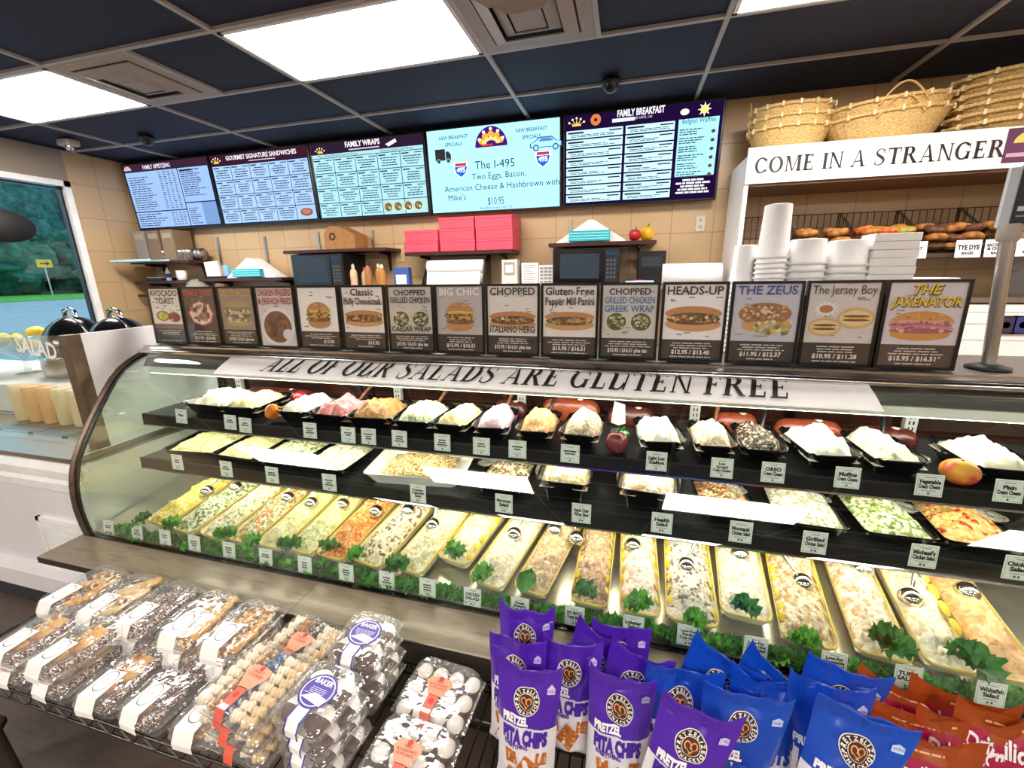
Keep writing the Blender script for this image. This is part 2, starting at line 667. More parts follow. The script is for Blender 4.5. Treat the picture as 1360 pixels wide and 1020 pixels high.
    for c in t:
        if c == ' ':
            x += .42
            continue
        for po in G[c][0]:
            pr.poly([(u + (x + a) * sx + b * h * shear, v + b * h) for a, b in po], m, k)
        x += G[c][1] + .13
# ================================================================ ROOM
ZC = 2.723
YB = 3.73
XL = -5.15
XR, YF = 3.9, -6.6
struct(MB().box(XL - .2, XR + .2, YF - .2, YB + .2, -.12, 0, 'floor'), 'floor')
struct(MB().box(XL - .2, XR + .2, YF - .2, YB + .2, ZC + .012, ZC + .1, 'ceiling tile'), 'ceiling')
struct(MB().box(XL - .2, XR + .2, YB, YB + .15, 0, ZC, 'wall tile'), 'wall_back')
struct(MB().box(XR, XR + .15, YF, YB, 0, ZC, 'wall tile side'), 'wall_right')
struct(MB().box(XL - .2, XR + .2, YF - .15, YF, 0, ZC, 'plaster'), 'wall_front')
WY0, WY1, WZ0, WZ1 = -.2, 3.12, .8, 2.45
wl = MB()
wl.box(XL - .15, XL, WY1, YB, 0, ZC, 'wall tile side')
wl.box(XL - .15, XL, YF, WY0, 0, ZC, 'wall tile side')
wl.box(XL - .15, XL, WY0, WY1, 0, WZ0, 'wall tile side')
wl.box(XL - .15, XL, WY0, WY1, WZ1, ZC, 'plaster')
struct(wl, 'wall_left')
wf = MB()
for y0, y1, z0, z1 in ((WY0, WY0 + .05, WZ0, WZ1), (WY1 - .05, WY1, WZ0, WZ1), (WY0, WY1, WZ0, WZ0 + .05), (WY0, WY1, WZ1 - .05, WZ1), (1.2, 1.25, WZ0, WZ1)):
    wf.box(XL - .09, XL + .012, y0, y1, z0, z1, 'gloss white')
for y0, y1, z0, z1 in ((WY1 - .075, WY1 - .06, WZ0 + .05, WZ1 - .05), (WY0 + .05, WY1 - .05, WZ1 - .075, WZ1 - .06)):
    wf.box(XL - .07, XL - .02, y0, y1, z0, z1, 'black')
w1 = struct(wf, 'window_1')
MB().box(XL - .05, XL - .044, WY0 + .05, WY1 - .05, WZ0 + .05, WZ1 - .05, 'window glass').build('window_pane', w1)['kind'] = 'structure'
cv = MB()
cv.prism([(XL, WZ1 + .01), (XL + .05, WZ1 + .02), (XL + .05, ZC), (XL, ZC)], 'y', WY0, YB, 'plaster') if False else None

# ceiling grid (4 ft x 2 ft cells)
GX = [-.82 + 1.219 * k for k in range(-3, 5)]
GY = [1.99 - .6096 * k + .6096 * 2 for k in range(0, 16)]
cg = MB()
for x in GX:
    if XL < x < XR:
        cg.box(x - .012, x + .012, YF, YB, ZC - .004, ZC + .013, 't bar')
for y in GY:
    if YF < y < YB:
        cg.box(XL, XR, y - .012, y + .012, ZC - .003, ZC + .013, 't bar')
# the two square diffusers split their cells in half
for x in (GX[1] + .61, GX[3] + .61):
    cg.box(x - .012, x + .012, 1.99, 2.60, ZC - .004, ZC + .013, 't bar')
struct(cg, 'trim_1')


def panel(x0, y0, label):
    t = thing('ceiling_light', label, 'light', (x0 + .61, y0 + .305, ZC - .004), group='ceiling light panels')
    f = MB()
    a, b = .595, .29
    for q in ((-a, a, -b, -b + .02), (-a, a, b - .02, b), (-a, -a + .02, -b, b), (a - .02, a, -b, b)):
        f.box(*q, -.004, .016, 'white')
    f.build('frame', t)
    MB().box(-a + .02, a - .02, -b + .02, b - .02, -.001, .012, '!fff6ec:%g' % PANEL_W).build('diffuser', t)
    return t


panel(GX[2], 1.99, 'large lit ceiling panel above the menu screens in the middle')
panel(GX[0], 1.99, 'lit ceiling panel nearest the window, left of a square vent')
panel(GX[4], 1.99, 'lit ceiling panel cut off by the top edge of the photo, right of a vent')
panel(GX[6], 1.99, 'lit ceiling panel high over the bread shelf')
for i, x in enumerate((GX[0], GX[2], GX[4], GX[6])):
    panel(x, -1.667, 'lit ceiling panel over the customer side of the counter')
    panel(x, -5.325, 'lit ceiling panel near the entrance side')


def vent(x0, y0, label):
    t = thing('ceiling_vent', label, 'vent', (x0 + .305, y0 + .305, ZC), group='square ceiling vents')
    b = MB()
    for k, (r0, r1, z0, z1) in enumerate(((.292, .225, -.004, -.006), (.215, .15, -.012, -.032), (.14, .085, -.014, -.034), (.075, .0, -.016, -.03))):
        o = [(-r0, -r0), (r0, -r0), (r0, r0), (-r0, r0)]
        n = [(-r1, -r1), (r1, -r1), (r1, r1), (-r1, r1)]
        if r1 > 0:
            v = [(x, y, z0) for x, y in o] + [(x, y, z1) for x, y in n] + [(x, y, z0 + .006) for x, y in o] + [(x, y, z1 + .006) for x, y in n]
            b.add(v, [(i, (i + 1) % 4, 4 + (i + 1) % 4, 4 + i) for i in range(4)] + [(8 + i, 12 + i, 12 + (i + 1) % 4, 8 + (i + 1) % 4) for i in range(4)]
                  + [(i, 8 + i, 8 + (i + 1) % 4, (i + 1) % 4) for i in range(4)] + [(4 + i, 4 + (i + 1) % 4, 12 + (i + 1) % 4, 12 + i) for i in range(4)], 'vent')
        else:
            b.box(-r0, r0, -r0, r0, z1, z1 + .01, 'vent')
    b.build('louvre', t)
    MB().box(-.285, .285, -.285, .285, .004, .010, 'matte black').build('backing', t)


vent(GX[1], 1.99, 'square louvred ceiling vent beside the lit panel near the window')
vent(GX[3], 1.99, 'square louvred ceiling vent between two lit panels, cut off at top')


def dome_cam(x, y, label):
    t = thing('dome_camera', label, 'security camera', (x, y, ZC - .004), group='dome cameras on the ceiling')
    MB().lathe([(.001, 0), (.06, 0), (.06, -.02), (.05, -.03)][::-1], 'black', 20).build('mount', t)
    MB().lathe([(.048, -.03), (.044, -.05), (.03, -.066), (.012, -.074), (.001, -.075)][::-1], 'melamine', 20).build('dome', t)


dome_cam(-.17, 3.13, 'black dome camera on the ceiling above the breakfast menu screens')
dome_cam(-4.0, 3.06, 'black dome camera on the dark ceiling above the appetizing menu screen')
t = thing('emergency_light', 'small pale ceiling fixture near the window corner', 'light', (-4.72, 2.93, ZC - .004))
MB().rbox(-.07, .07, -.05, .05, -.05, 0, 'vent', .012).build('housing', t)
MB().lathe([(.001, -.09), (.022, -.085), (.03, -.06), (.03, -.05)], 'chrome', 14).build('lamp_head', t)

# hanging oval in the window
t = thing('hanging_window_sign', 'dark oval hanging sign seen from behind in the window', 'sign', tuple(P(4, 300, 'x', -4.98)))
MB().lathe([(.001, -.012), (.2, -.012), (.21, 0), (.2, .012), (.001, .012)], 'matte black', 28, T=TR(rx=PI / 2, rz=PI / 2) @ Matrix.Diagonal((1, .62, 1, 1))).build('board', t)
MB().tube([(0, 0, .12), (0, 0, ZC - P(4, 300, 'x', -4.98).z - .005)], .003, 'dark wire', 5).build('cord', t)

# ---------------------------------------------------------------- outside
struct(MB().box(-46, XL - .4, -70, 70, -.3, -.02, 'asphalt'), 'road')
struct(MB().box(-140, -46, -90, 90, -.3, .03, 'lawn'), 'grass_verge')


def tree(x, y, h, r, mt, sd, label):
    t = thing('tree', label, 'tree', (x, y, 0), group='trees across the road')
    MB().tube([(0, 0, 0), (.2, .1, h * .3), (0, 0, h * .6)], [.5, .4, .25], 'trunk', 8).build('trunk', t)
    b = MB()
    rr = random.Random(sd)
    for k in range(9):
        a = rr.uniform(0, 6.28)
        q = rr.uniform(.1, .62) * r
        b.blob((q * math.cos(a), q * math.sin(a), h * (.2 + .07 * k)), (r * rr.uniform(.5, .75), r * rr.uniform(.5, .75), h * rr.uniform(.14, .2)), mt, 14, .6, .8, sd + k)
    b.blob((0, 0, h * .48), (r * .8, r * .8, h * .46), mt, 14, .5, .6, sd + 20)
    b.build('crown', t)


TL = ['tall dark green tree in the far treeline, beyond the grass verge', 'lighter green tree in the middle row of the treeline across the road', 'low bushy green tree at the edge of the grass across the road']
for k in range(11):
    tree(-96 + (k % 2) * 3, -4 + k * 10.6, 32 + (k * 7) % 5, 5.8, 'tree deep', k, TL[0])
for k in range(9):
    tree(-82 + (k % 2) * 2.5, 1 + k * 10.4, 19 + (k * 5) % 6, 5.6, 'tree green', 60 + k, TL[1])
for k in range(12):
    tree(-68 + (k % 2) * 2.0, -6 + k * 9.6, 8 + (k * 5) % 4, 5.6, 'tree green', 90 + k, TL[2])
q = P(58, 350, 'x', -47.0)
t = thing('road_sign', 'yellow road sign on a thin post on the grass across the road', 'sign', (q.x, q.y, .03))
hz = q.z - .03
MB().tube([(0, 0, 0), (0, 0, hz + .3)], .06, 'steel', 6).build('post', t)
s_ = MB().box(.06, .1, -.5, .5, hz - .32, hz + .32, '#e8b02c')
pr = Print(flat((.1, 0, hz), (0, 1, 0), (0, 0, 1), (1, 0, 0), lift=.004), s_)
pr.poly([(-.3, -.05), (.1, -.05), (.1, -.18), (.35, 0), (.1, .18), (.1, .05), (-.3, .05)], '#151515')
s_.build('plate', t)

# ================================================================ MENU SCREENS
TVW, TVH = 1.135, .65


def screen(i, label):
    x = -4.535 + i * 1.1405
    t = thing('menu_screen', label, 'screen', (x, YB - .075, 2.05), group='menu screens above the back shelves', rot=(-.07, 0, 0))
    t.rotation_euler = (.07, 0, 0)
    MB().rbox(-TVW / 2 + .002, TVW / 2 - .002, -.03, .02, 0, TVH, 'black', .004).build('housing', t)
    MB().box(-.15, .15, .02, .045, .2, .5, 'matte black').build('wall_bracket', t)
    pr = Print(flat((0, -.031, 0), lift=.0007))
    W, H = TVW / 2 - .016, TVH
    return t, pr, W, H


INK = '#14141a'


def jester(pr, u, v, s, c='!e2bb52:1.0'):
    for k, (a, b) in enumerate(((-1, .1), (-.55, .45), (0, .6), (.55, .45), (1, .1))):
        pr.poly([(u + s * (a * .35 - .12), v - s * .2), (u + s * (a * .35 + .12), v - s * .2), (u + s * a, v + s * b)], c, 3)
        pr.disc(u + s * a, v + s * b, s * .14, s * .14, '!e8dcc0:1', 4, 10)
    pr.rect(u - s * .6, u + s * .6, v - s * .35, v - s * .18, c, 3)


def menu_cells(pr, x0, x1, y0, y1, nx, ny, bg, skip=()):
    dx, dy = (x1 - x0) / nx, (y1 - y0) / ny
    for i in range(nx):
        for j in range(ny):
            a, b = x0 + i * dx, y0 + j * dy
            pr.rect(a + .003, a + dx - .003, b + .003, b + dy - .003, bg, 2)
            if (i, j) in skip:
                continue
            pr.rect(a + .012, a + .012 + dx * .32, b + dy - .024, b + dy - .014, INK, 3)
            pr.rect(a + dx * .62, a + dx - .012, b + dy - .022, b + dy - .015, INK, 3)
            pr.lines(a + .02, a + dx - .02, b + dy - .032, b + .016, 4, '#3a4450', 3, .42, 'c')


SB, SP = '!98b8ec', '!3a2440:0.6'
t, pr, W, H = screen(0, 'menu screen headed family appetizing, at the window end')
pr.rect(-W, W, .02, H - .016, '!1c2a50:0.5', 1)
pr.rect(-W, W, H - .085, H - .016, '!4a2c44:0.5', 2)
pr.text('FAMILY APPETIZING', -.1, H - .07, .036, '!e8e0e8', 3, w=.36, bold=.02)
pr.disc(-W + .06, H - .07, .05, .04, '!c9b0b0:0.8', 3, 12, a0=0, a1=PI)
pr.rect(-W + .01, .15, .19, H - .09, SB, 2)
pr.rect(.16, W - .01, .25, H - .09, SB, 2)
pr.rect(-W + .01, .15, .03, .18, SB, 2)
pr.rect(.16, .36, .03, .24, SB, 2)
pr.rect(.36, W - .01, .03, .24, '!7ea4d8:0.7', 2)
pr.lines(-W + .04, -.14, H - .13, .2, 15, '#44546c', 3, .35)
for c in range(4):
    pr.lines(-.1 + c * .06, -.06 + c * .06, H - .1, .2, 17, '#44546c', 3, .4)
pr.lines(.18, W - .06, H - .1, .3, 13, '#44546c', 3, .4)
pr.rect(.18, .34, H - .12, H - .105, INK, 4)
pr.lines(-W + .03, -.1, .17, .04, 6, '#44546c', 3, .4)
for c in range(4):
    pr.lines(-.06 + c * .05, -.02 + c * .05, .17, .04, 6, '#44546c', 3, .4)
pr.lines(.18, .34, .2, .04, 8, '#44546c', 3, .4)
pr.build('display', t)

t, pr, W, H = screen(1, 'menu screen headed gourmet signature sandwiches')
pr.rect(-W, W, .02, H - .016, '!1a2850:0.5', 1)
pr.rect(-W, W, H - .105, H - .016, '!4a2238:0.5', 2)
pr.text('GOURMET SIGNATURE SANDWICHES', .04, H - .068, .036, '!f0e8ee', 3, w=.8, bold=.025)
pr.rect(-.1, .2, H - .092, H - .084, '!c8b8c4', 3)
jester(pr, -W + .07, H - .07, .05)
menu_cells(pr, -W + .005, W - .005, .025, H - .11, 5, 4, '!a4c6f4', skip=((4, 0),))
pr.disc(W - .11, .09, .07, .035, '#8a4a34', 3, 18)
pr.disc(W - .11, .095, .05, .022, '#c87a64', 4, 14)
pr.build('display', t)

t, pr, W, H = screen(2, 'menu screen headed family wraps, with four wrap pictures in its corner')
pr.rect(-W, W, .02, H - .016, '!1a2850:0.5', 1)
pr.rect(-W, W, H - .1, H - .016, '!34203a:0.6', 2)
pr.text('FAMILY WRAPS', -.02, H - .062, .04, '!f4eef4', 3, w=.34, bold=.03)
pr.rect(-.16, .14, H - .088, H - .078, '!c8b8c4', 3)
jester(pr, -W + .1, H - .075, .045)
pr.poly([(.2, H - .07), (.3, H - .035), (.31, H - .06), (.23, H - .09)], '!e8e4e0', 3)
pr.rect(-W + .005, W - .005, H - .13, H - .102, '!a8d8e0', 2)
pr.text('Plain, Whole Wheat & Spinach Wraps', -.28, H - .124, .018, INK, 3, w=.44)
pr.text('Gourmet Lettuce Leaf Wraps', .3, H - .124, .018, INK, 3, w=.4)
menu_cells(pr, -W + .005, W - .005, .025, H - .132, 5, 4, '!a8dcea', skip=((3, 0), (4, 0)))
for k in range(4):
    a = W - .39 + k * .098
    pr.disc(a, .088, .048, .044, '#d8dcc8', 3, 18)
    pr.disc(a, .088, .036, .034, '#4a6434', 4, 16)
    pr.disc(a - .008, .092, .016, .014, '#a86a5a', 5, 10)
    pr.disc(a + .014, .08, .012, .012, '#c8d090', 5, 10)
pr.build('display', t)

t, pr, W, H = screen(3, 'pale blue menu screen announcing new breakfast specials')
pr.rect(-W, W, .016, H - .012, '!9fdcf2:1.05', 1)
for a in (-.32, .33):
    pr.text('NEW BREAKFAST', a, H - .085, .026, '!103050:0.3', 2, w=.25, bold=.01)
    pr.text('SPECIALS', a, H - .135, .026, '!103050:0.3', 2, w=.16, bold=.01)
pr.disc(0, H - .165, .135, .145, '!4a1470:0.8', 2, 28, a0=0, a1=PI)
for k in range(5):
    an = PI * (.12 + .19 * k)
    pr.disc(.085 * math.cos(an), H - .15 + .075 * math.sin(an), .026, .022, '!d8a83a:0.9', 3, 12)
    pr.disc(.105 * math.cos(an), H - .15 + .11 * math.sin(an), .013, .012, '!f0e8f0:1', 4, 10)
    pr.disc(.06 * math.cos(an), H - .145 + .04 * math.sin(an), .02, .016, '!f0d080:0.9', 4, 10)
pr.lines(-.08, .08, H - .142, H - .16, 1, '!d0402c:0.9', 4, .8)
pr.text('The I-495', .02, .33, .06, '!2a3c48:0.4', 2, w=.34)
pr.text('Two Eggs, Bacon,', .05, .255, .045, '!103a5c:0.5', 2, w=.46)
pr.text('American Cheese & Hashbrown with', .06, .175, .045, '!103a5c:0.5', 2, w=.98)
pr.text('Mike\'s', -.4, .105, .045, '!103a5c:0.5', 2, align='l', w=.18)
pr.text('$10.95', .02, .058, .055, '!2a3c48:0.4', 2, w=.14)
pr.text('Breakfast served until 1:30', .02, .026, .018, '!103050:0.3', 2, w=.4)
for a, b in ((-.27, .33), (.42, .36)):
    pr.poly([(a - .06, b + .06), (a + .06, b + .06), (a + .065, b + .03), (a + .05, b - .02), (a, b - .06), (a - .05, b - .02), (a - .065, b + .03)], '!f4f8ff:1', 3)
    pr.poly([(a - .052, b + .03), (a + .052, b + .03), (a + .054, b + .02), (a + .042, b - .018), (a, b - .05), (a - .042, b - .018), (a - .054, b + .02)], '!1c62c8:0.9', 4)
    pr.rect(a - .05, a + .05, b + .034, b + .055, '!b8304a:0.9', 4)
    pr.text('495', a, b - .012, .034, '!ffffff:1', 5, w=.085, bold=.03)
a, b = -.42, .45
pr.rect(a - .07, a + .02, b - .035, b + .05, '#101820', 3)
pr.poly([(a + .025, b - .035), (a + .07, b - .035), (a + .07, b + .005), (a + .05, b + .03), (a + .025, b + .03)], '#101820', 3)
for q in (-.04, .045):
    pr.disc(a + q, b - .04, .018, .018, '!8cc8e0', 4, 12)
    pr.disc(a + q, b - .04, .013, .013, '#101820', 5, 12)
a, b = .44, .475
car = [(-.12, -.03), (-.125, 0), (-.09, .015), (-.05, .045), (.05, .045), (.09, .012), (.13, .005), (.13, -.03)]
pr.poly([(a + x, b + y) for x, y in car], '!2a6ca8:0.7', 3)
pr.poly([(a + x * .92, b + y * .82) for x, y in car], '!a0d8f0:1', 4)
pr.poly([(a - .055, b + .012), (a - .035, b + .035), (a + .04, b + .035), (a + .065, b + .012)], '!5c94c8:0.7', 5)
for q in (-.075, .08):
    pr.disc(a + q, b - .03, .024, .024, '!2a6ca8:0.7', 5, 14)
    pr.disc(a + q, b - .03, .014, .014, '!a0d8f0:1', 6, 12)
pr.build('display', t)

t, pr, W, H = screen(4, 'purple menu screen headed family breakfast, nearest the bread shelf')
pr.rect(-W, W, .016, H - .012, '!2e1650:0.35', 1)
pr.text('FAMILY BREAKFAST', 0, H - .052, .042, '!f4f0f8', 3, w=.33, bold=.03)
pr.text('SERVED UNTIL 1:30', 0, H - .078, .016, '!d8d0e8', 3, w=.16)
jester(pr, -W + .09, H - .065, .055)
pr.disc(-.32, H - .055, .038, .038, '!c8783c:0.9', 3, 18)
pr.disc(-.32, H - .055, .012, .012, '!4a1c24:0.5', 4, 12)
pr.rect(-.2, -.04, H - .085, H - .062, '!d8e4f0', 3)
for c, (x0, x1) in enumerate(((-W + .015, -.12), (-.1, .24))):
    n = 8
    dv = (H - .11 - .03) / n
    for k in range(n):
        b = .03 + k * dv
        pr.rect(x0, x1, b + .006, b + dv - .004, '!b8e0f2:1.0', 2)
        pr.rect(x0 + .012, x0 + .13, b + dv - .026, b + dv - .014, INK, 3)
        pr.rect(x1 - .1, x1 - .01, b + dv - .024, b + dv - .015, INK, 3)
        pr.lines(x0 + .03, x1 - .03, b + dv - .032, b + .012, 2, '#30404c', 3, .5)
pr.rect(.265, W - .02, .17, H - .11, '!9cdcee:1.0', 2)
pr.text('Belgian Waffles', .4, H - .14, .034, '!20242c:0.3', 3, w=.22)
for k in range(6):
    b = H - .17 - k * .055
    pr.lines(.275, .46, b, b - .045, 3, '#30404c', 3, .5)
    pr.disc(.5, b - .03, .014, .012, '#5a2c3c', 3, 10)
pr.lines(.27, .52, .155, .05, 5, '!f0ecf8', 3, .6, 'c')
for k in range(8):
    an = 2 * PI * k / 8
    pr.poly([(.43 + .02 * math.cos(an - .4), H - .06 + .02 * math.sin(an - .4)), (.43 + .046 * math.cos(an), H - .06 + .046 * math.sin(an)), (.43 + .02 * math.cos(an + .4), H - .06 + .02 * math.sin(an + .4))], '!f0e8dc:1', 3)
pr.disc(.43, H - .06, .026, .026, '!f8d878:1', 4, 14)
pr.disc(.3, H - .065, .03, .02, '!e8e0d8:1', 3, 14)
pr.build('display', t)
# ================================================================ BACK WALL SHELVES
YS = 3.45


def ext(px0, px1, pyt, pyb, Y):
    """extent in the plane y=Y of a picture box"""
    a, b = P(px0, pyb, 'y', Y), P(px1, pyb, 'y', Y)
    c, d = P((px0 + px1) / 2, pyt, 'y', Y), P((px0 + px1) / 2, pyb, 'y', Y)
    return a.x, b.x, (a.z + b.z) / 2, (a.z + b.z) / 2 + c.z - d.z


def wall_shelf(x0, x1, z, label, y0=YS, y1=None, brackets=True):
    t = thing('wall_shelf', label, 'shelf', ((x0 + x1) / 2, YB, z), group='dark red wall shelves')
    w = (x1 - x0) / 2
    MB().rbox(-w, w, y0 - YB, 0, -.028, 0, 'red wood', .003).build('board', t)
    if brackets:
        for q in (-w + .12, w - .12):
            b = MB()
            b.prism([(-.22, -.028), (0, -.028), (0, -.2), (-.02, -.2), (-.05, -.06), (-.22, -.045)], 'x', q - .006, q + .006, 'dark steel')
            b.build('bracket', t)
    return x0, x1, z


S1z, S2z, S3z, S4z = 1.735, 1.545, 1.785, 1.77
LS = 1.73
wall_shelf(-5.1, -4.3, LS, 'upper dark red shelf in the window corner, carrying boxes and jars')
wall_shelf(-5.1, -4.32, 1.53, 'middle dark red shelf in the window corner with a white mug')
wall_shelf(-5.1, -4.62, 1.39, 'lowest dark shelf in the window corner with folded papers', brackets=False)
wall_shelf(-4.22, -3.2, S2z, 'dark red wall shelf with a folded white napkin stand, beside the window corner')
wall_shelf(-3.14, -2.06, S3z, 'dark red wall shelf above the left microwave, holding a kraft box')
wall_shelf(-1.88, -.92, S1z, 'dark red wall shelf stacked with pink boxes')
wall_shelf(-.62, .19, S4z, 'dark red wall shelf with a napkin stand and two peppers')
# steel work shelf behind the posters, carrying the appliances
t = thing('work_shelf', 'long steel work shelf behind the poster row, under the microwaves', 'shelf', (-1.6, YB, 1.45))
MB().rbox(-2.6, 2.22, -.45, 0, -.03, 0, 'steel', .004).build('board', t)
for q in (-2.2, -1, .2, 1.4):
    MB().prism([(-.35, -.03), (0, -.03), (0, -.3), (-.03, -.3)], 'x', q, q + .02, 'dark steel').build('bracket', t)
for k, (px, py0, py1) in enumerate(((236, 312, 330), (296, 315, 352), (358, 314, 356), (425, 308, 330), (497, 306, 330), (758, 292, 320))):
    a, b = P(px, py0, 'y', YB), P(px, py1, 'y', YB)
    t = MB().box(-.012, .012, -.014, 0, 0, a.z - b.z, 'steel').build('shelf_standard', None, (b.x, YB, b.z))
    tag(t, ('short grey slotted shelf rail under the first menu screen', 'grey slotted shelf rail rising left of the napkin stand', 'grey slotted shelf rail rising right of the napkin stand',
            'short grey shelf rail left of the kraft box', 'short grey shelf rail right of the kraft box', 'short grey shelf rail left of the white napkin stand by the peppers')[k], 'shelf rail', 'grey slotted shelf rails on the tiled wall')

# window corner items
for k, (px0, px1, pyt, lab) in enumerate(((133, 152, 302, 'grey binder box standing at the window end of the upper corner shelf'), (150, 172, 303, 'tall brown box second from the window on the corner shelf'), (176, 200, 308, 'tall brown box third from the window on the corner shelf'))):
    x0 = -5.02 + k * .19
    t = thing('upright_box', lab, 'box', (x0 + .08, 3.58, LS + .001), group='tall boxes on the corner shelf')
    MB().rbox(-.08, .08, -.1, .1, 0, .3, ('#8a8580', '#7d6650', '#8a7358')[k], .003).build('carton', t)
    MB().box(-.06, .06, -.102, -.1, .22, .27, '#a89a88').build('front_label', t)
t = thing('steel_tray', 'pale steel tray lying along the front of the upper corner shelf', 'tray', (-4.86, 3.33, LS - .012))
MB().rbox(-.2, .34, -.09, .1, 0, .012, '#a8d4dc', .004).build('base', t)
m_ = MB()
for q in ((-.2, .34, -.09, -.082), (-.2, .34, .092, .1)):
    m_.box(*q, .012, .022, '#c8e4ea')
m_.build('rim', t)
for k in range(7):
    t = thing('glass_jar', ('clear glass jar at the left end of the jar row on the corner shelf' if k == 0 else 'clear glass jar at the right end of the jar row on the corner shelf' if k == 6 else 'clear glass jar in the middle of the jar row on the corner shelf'), 'jar', (-4.67 + k * .055, 3.5, LS + .001), group='glass jars on the corner shelf')
    MB().lathe([(.022, 0), (.024, .005), (.024, .07), (.018, .08)], 'clear tub', 12).build('body', t)
    MB().lathe([(.02, .08), (.02, .1), (.001, .1)], '#d8d8d4', 12).build('lid', t)
t = thing('steel_canister', 'grey steel canister lying at the right end of the upper corner shelf', 'canister', (-4.36, 3.6, LS + .062))
MB().lathe([(.001, -.09), (.06, -.09), (.06, .09), (.001, .09)], 'steel', 18, T=TR(ry=PI / 2)).build('body', t)
MB().lathe([(.062, .06), (.062, .085)], 'chrome', 18, T=TR(ry=PI / 2)).build('band', t)
t = thing('mug', 'white mug with a dark rim on the middle corner shelf', 'mug', (-4.55, 3.55, 1.531))
MB().lathe([(.001, .004), (.035, 0), (.045, .01), (.052, .1), (.047, .1), (.04, .012), (.001, .012)], 'gloss white', 18).build('cup', t)
MB().tube([(-.05, 0, .08), (-.08, 0, .075), (-.085, 0, .04), (-.045, 0, .025)], .006, 'gloss white', 6).build('handle', t)
t = thing('paper_stack', 'blue and white papers lying on the middle corner shelf', 'papers', (-4.85, 3.55, 1.531))
MB().rbox(-.11, .11, -.08, .08, 0, .03, '#2a3a6a', .003).build('folder', t)
MB().box(-.1, .09, -.07, .07, .03, .036, 'paper').build('sheet', t)
t = thing('bottle', 'small white striped bottle beside the mug on the corner shelf', 'bottle', (-4.7, 3.52, 1.531))
MB().lathe([(.022, 0), (.024, .01), (.024, .09), (.01, .11), (.01, .13), (.001, .13)], '#e8e8ec', 12).build('body', t)
MB().lathe([(.0245, .03), (.0245, .07)], '#3a4a7a', 12).build('wrapper', t)
t = thing('cloth_cap', 'grey rounded cap resting behind the first poster', 'cap', (-4.28, 3.5, 1.4))
MB().lathe([(.13, 0), (.125, .06), (.1, .11), (.05, .14), (.001, .145)], '#8a857c', 18).build('crown', t)
MB().lathe([(.131, 0), (.131, .018), (.128, .02)], '#77726a', 18).build('band', t)
t = thing('folded_papers', 'pale folded papers lying on the lowest corner shelf', 'papers', (-4.83, 3.55, 1.391))
MB().prism([(-.18, 0), (.18, 0), (.17, .03), (-.1, .045)], 'y', -.08, .08, '#cfc8c0').build('sheet', t)
t = thing('cardboard_box', 'brown cardboard box on the counter in the window corner', 'box', (-4.7, 3.45, .941))
MB().rbox(-.14, .14, -.12, .12, 0, .33, '#7a5c40', .003).build('carton', t)
MB().box(-.03, .03, -.122, .122, .29, .333, '#8a7050').build('tape', t)


# napkin stands: white triangular sleeve over a teal pack
def napkin_stand(x, z, w, label):
    t = thing('napkin_stand', label, 'napkin holder', (x, 3.56, z + .001), group='white napkin stands with teal packs')
    MB().prism([(-w, 0), (w, 0), (w * .95, .015), (.02, w * .62), (-.02, w * .62), (-w * .95, .015)], 'y', -.05, .1, 'paper').build('sleeve', t)
    MB().rbox(-w * .6, w * .55, -.095, -.052, .008, .085, '#18b4c0', .004).build('teal_pack', t)
    b = MB()
    for k in range(3):
        b.box(-w * .58, w * .53, -.0965, -.095, .024 + k * .02, .030 + k * .02, '#a8ecf0')
    b.build('pack_stripes', t)


napkin_stand(-3.62, S2z, .3, 'white peaked napkin stand on the shelf beside the window corner')
napkin_stand(-.3, S4z, .27, 'white peaked napkin stand beside the red and yellow peppers')
t = thing('note_tray', 'white paper notes in a dark tray, left of the napkin stand on the wall shelf', 'tray', (-4.06, 3.56, S2z + .001))
MB().rbox(-.12, .14, -.07, .07, 0, .02, 'matte black', .003).build('tray', t)
MB().prism([(-.11, .02), (.06, .02), (.05, .17), (-.12, .16)], 'y', -.05, -.03, 'paper').build('notes', t)
MB().lathe([(.028, .02), (.028, .13), (.001, .13)], '#7ab4dc', 12, c=(.1, 0, 0)).build('roll', t)
t = thing('kraft_box', 'brown kraft box with a round dark emblem on the wall shelf', 'box', (-2.55, 3.6, S3z + .001))
MB().prism([(-.16, 0), (.16, 0), (.16, .12), (.05, .17), (-.02, .2), (-.1, .2), (-.16, .14)], 'y', -.1, .1, 'kraft').build('carton', t)
pr = Print(flat((-.07, -.101, .11)))
pr.disc(0, 0, .035, .035, '#2a1a10', 1)
pr.disc(0, 0, .018, .018, '#a4703e', 2)
pr.build('emblem', t)

# pink boxes
pw, ph = .32, .088
n = 0
for c, cnt, nm in ((0, 2, 'left'), (1, 3, 'middle'), (2, 3, 'right')):
    for k in range(cnt):
        pos = ('bottom', 'middle', 'top')[k] if cnt == 3 else ('bottom', 'top')[k]
        lab = 'pink cake box, %s of the %s stack on the wall shelf' % (pos, nm)
        x = -1.72 + c * .325
        t = thing('cake_box', lab, 'box', (x + random.uniform(-.004, .004), 3.58, S1z + .001 + k * (ph + .001)), group='pink cake boxes on the wall shelf')
        MB().rbox(-.155, .155, -.12, .12, 0, ph - .02, 'pink box', .003).build('carton', t)
        MB().rbox(-.157, .157, -.122, .122, ph - .02, ph, 'pink box', .003).build('lid', t)


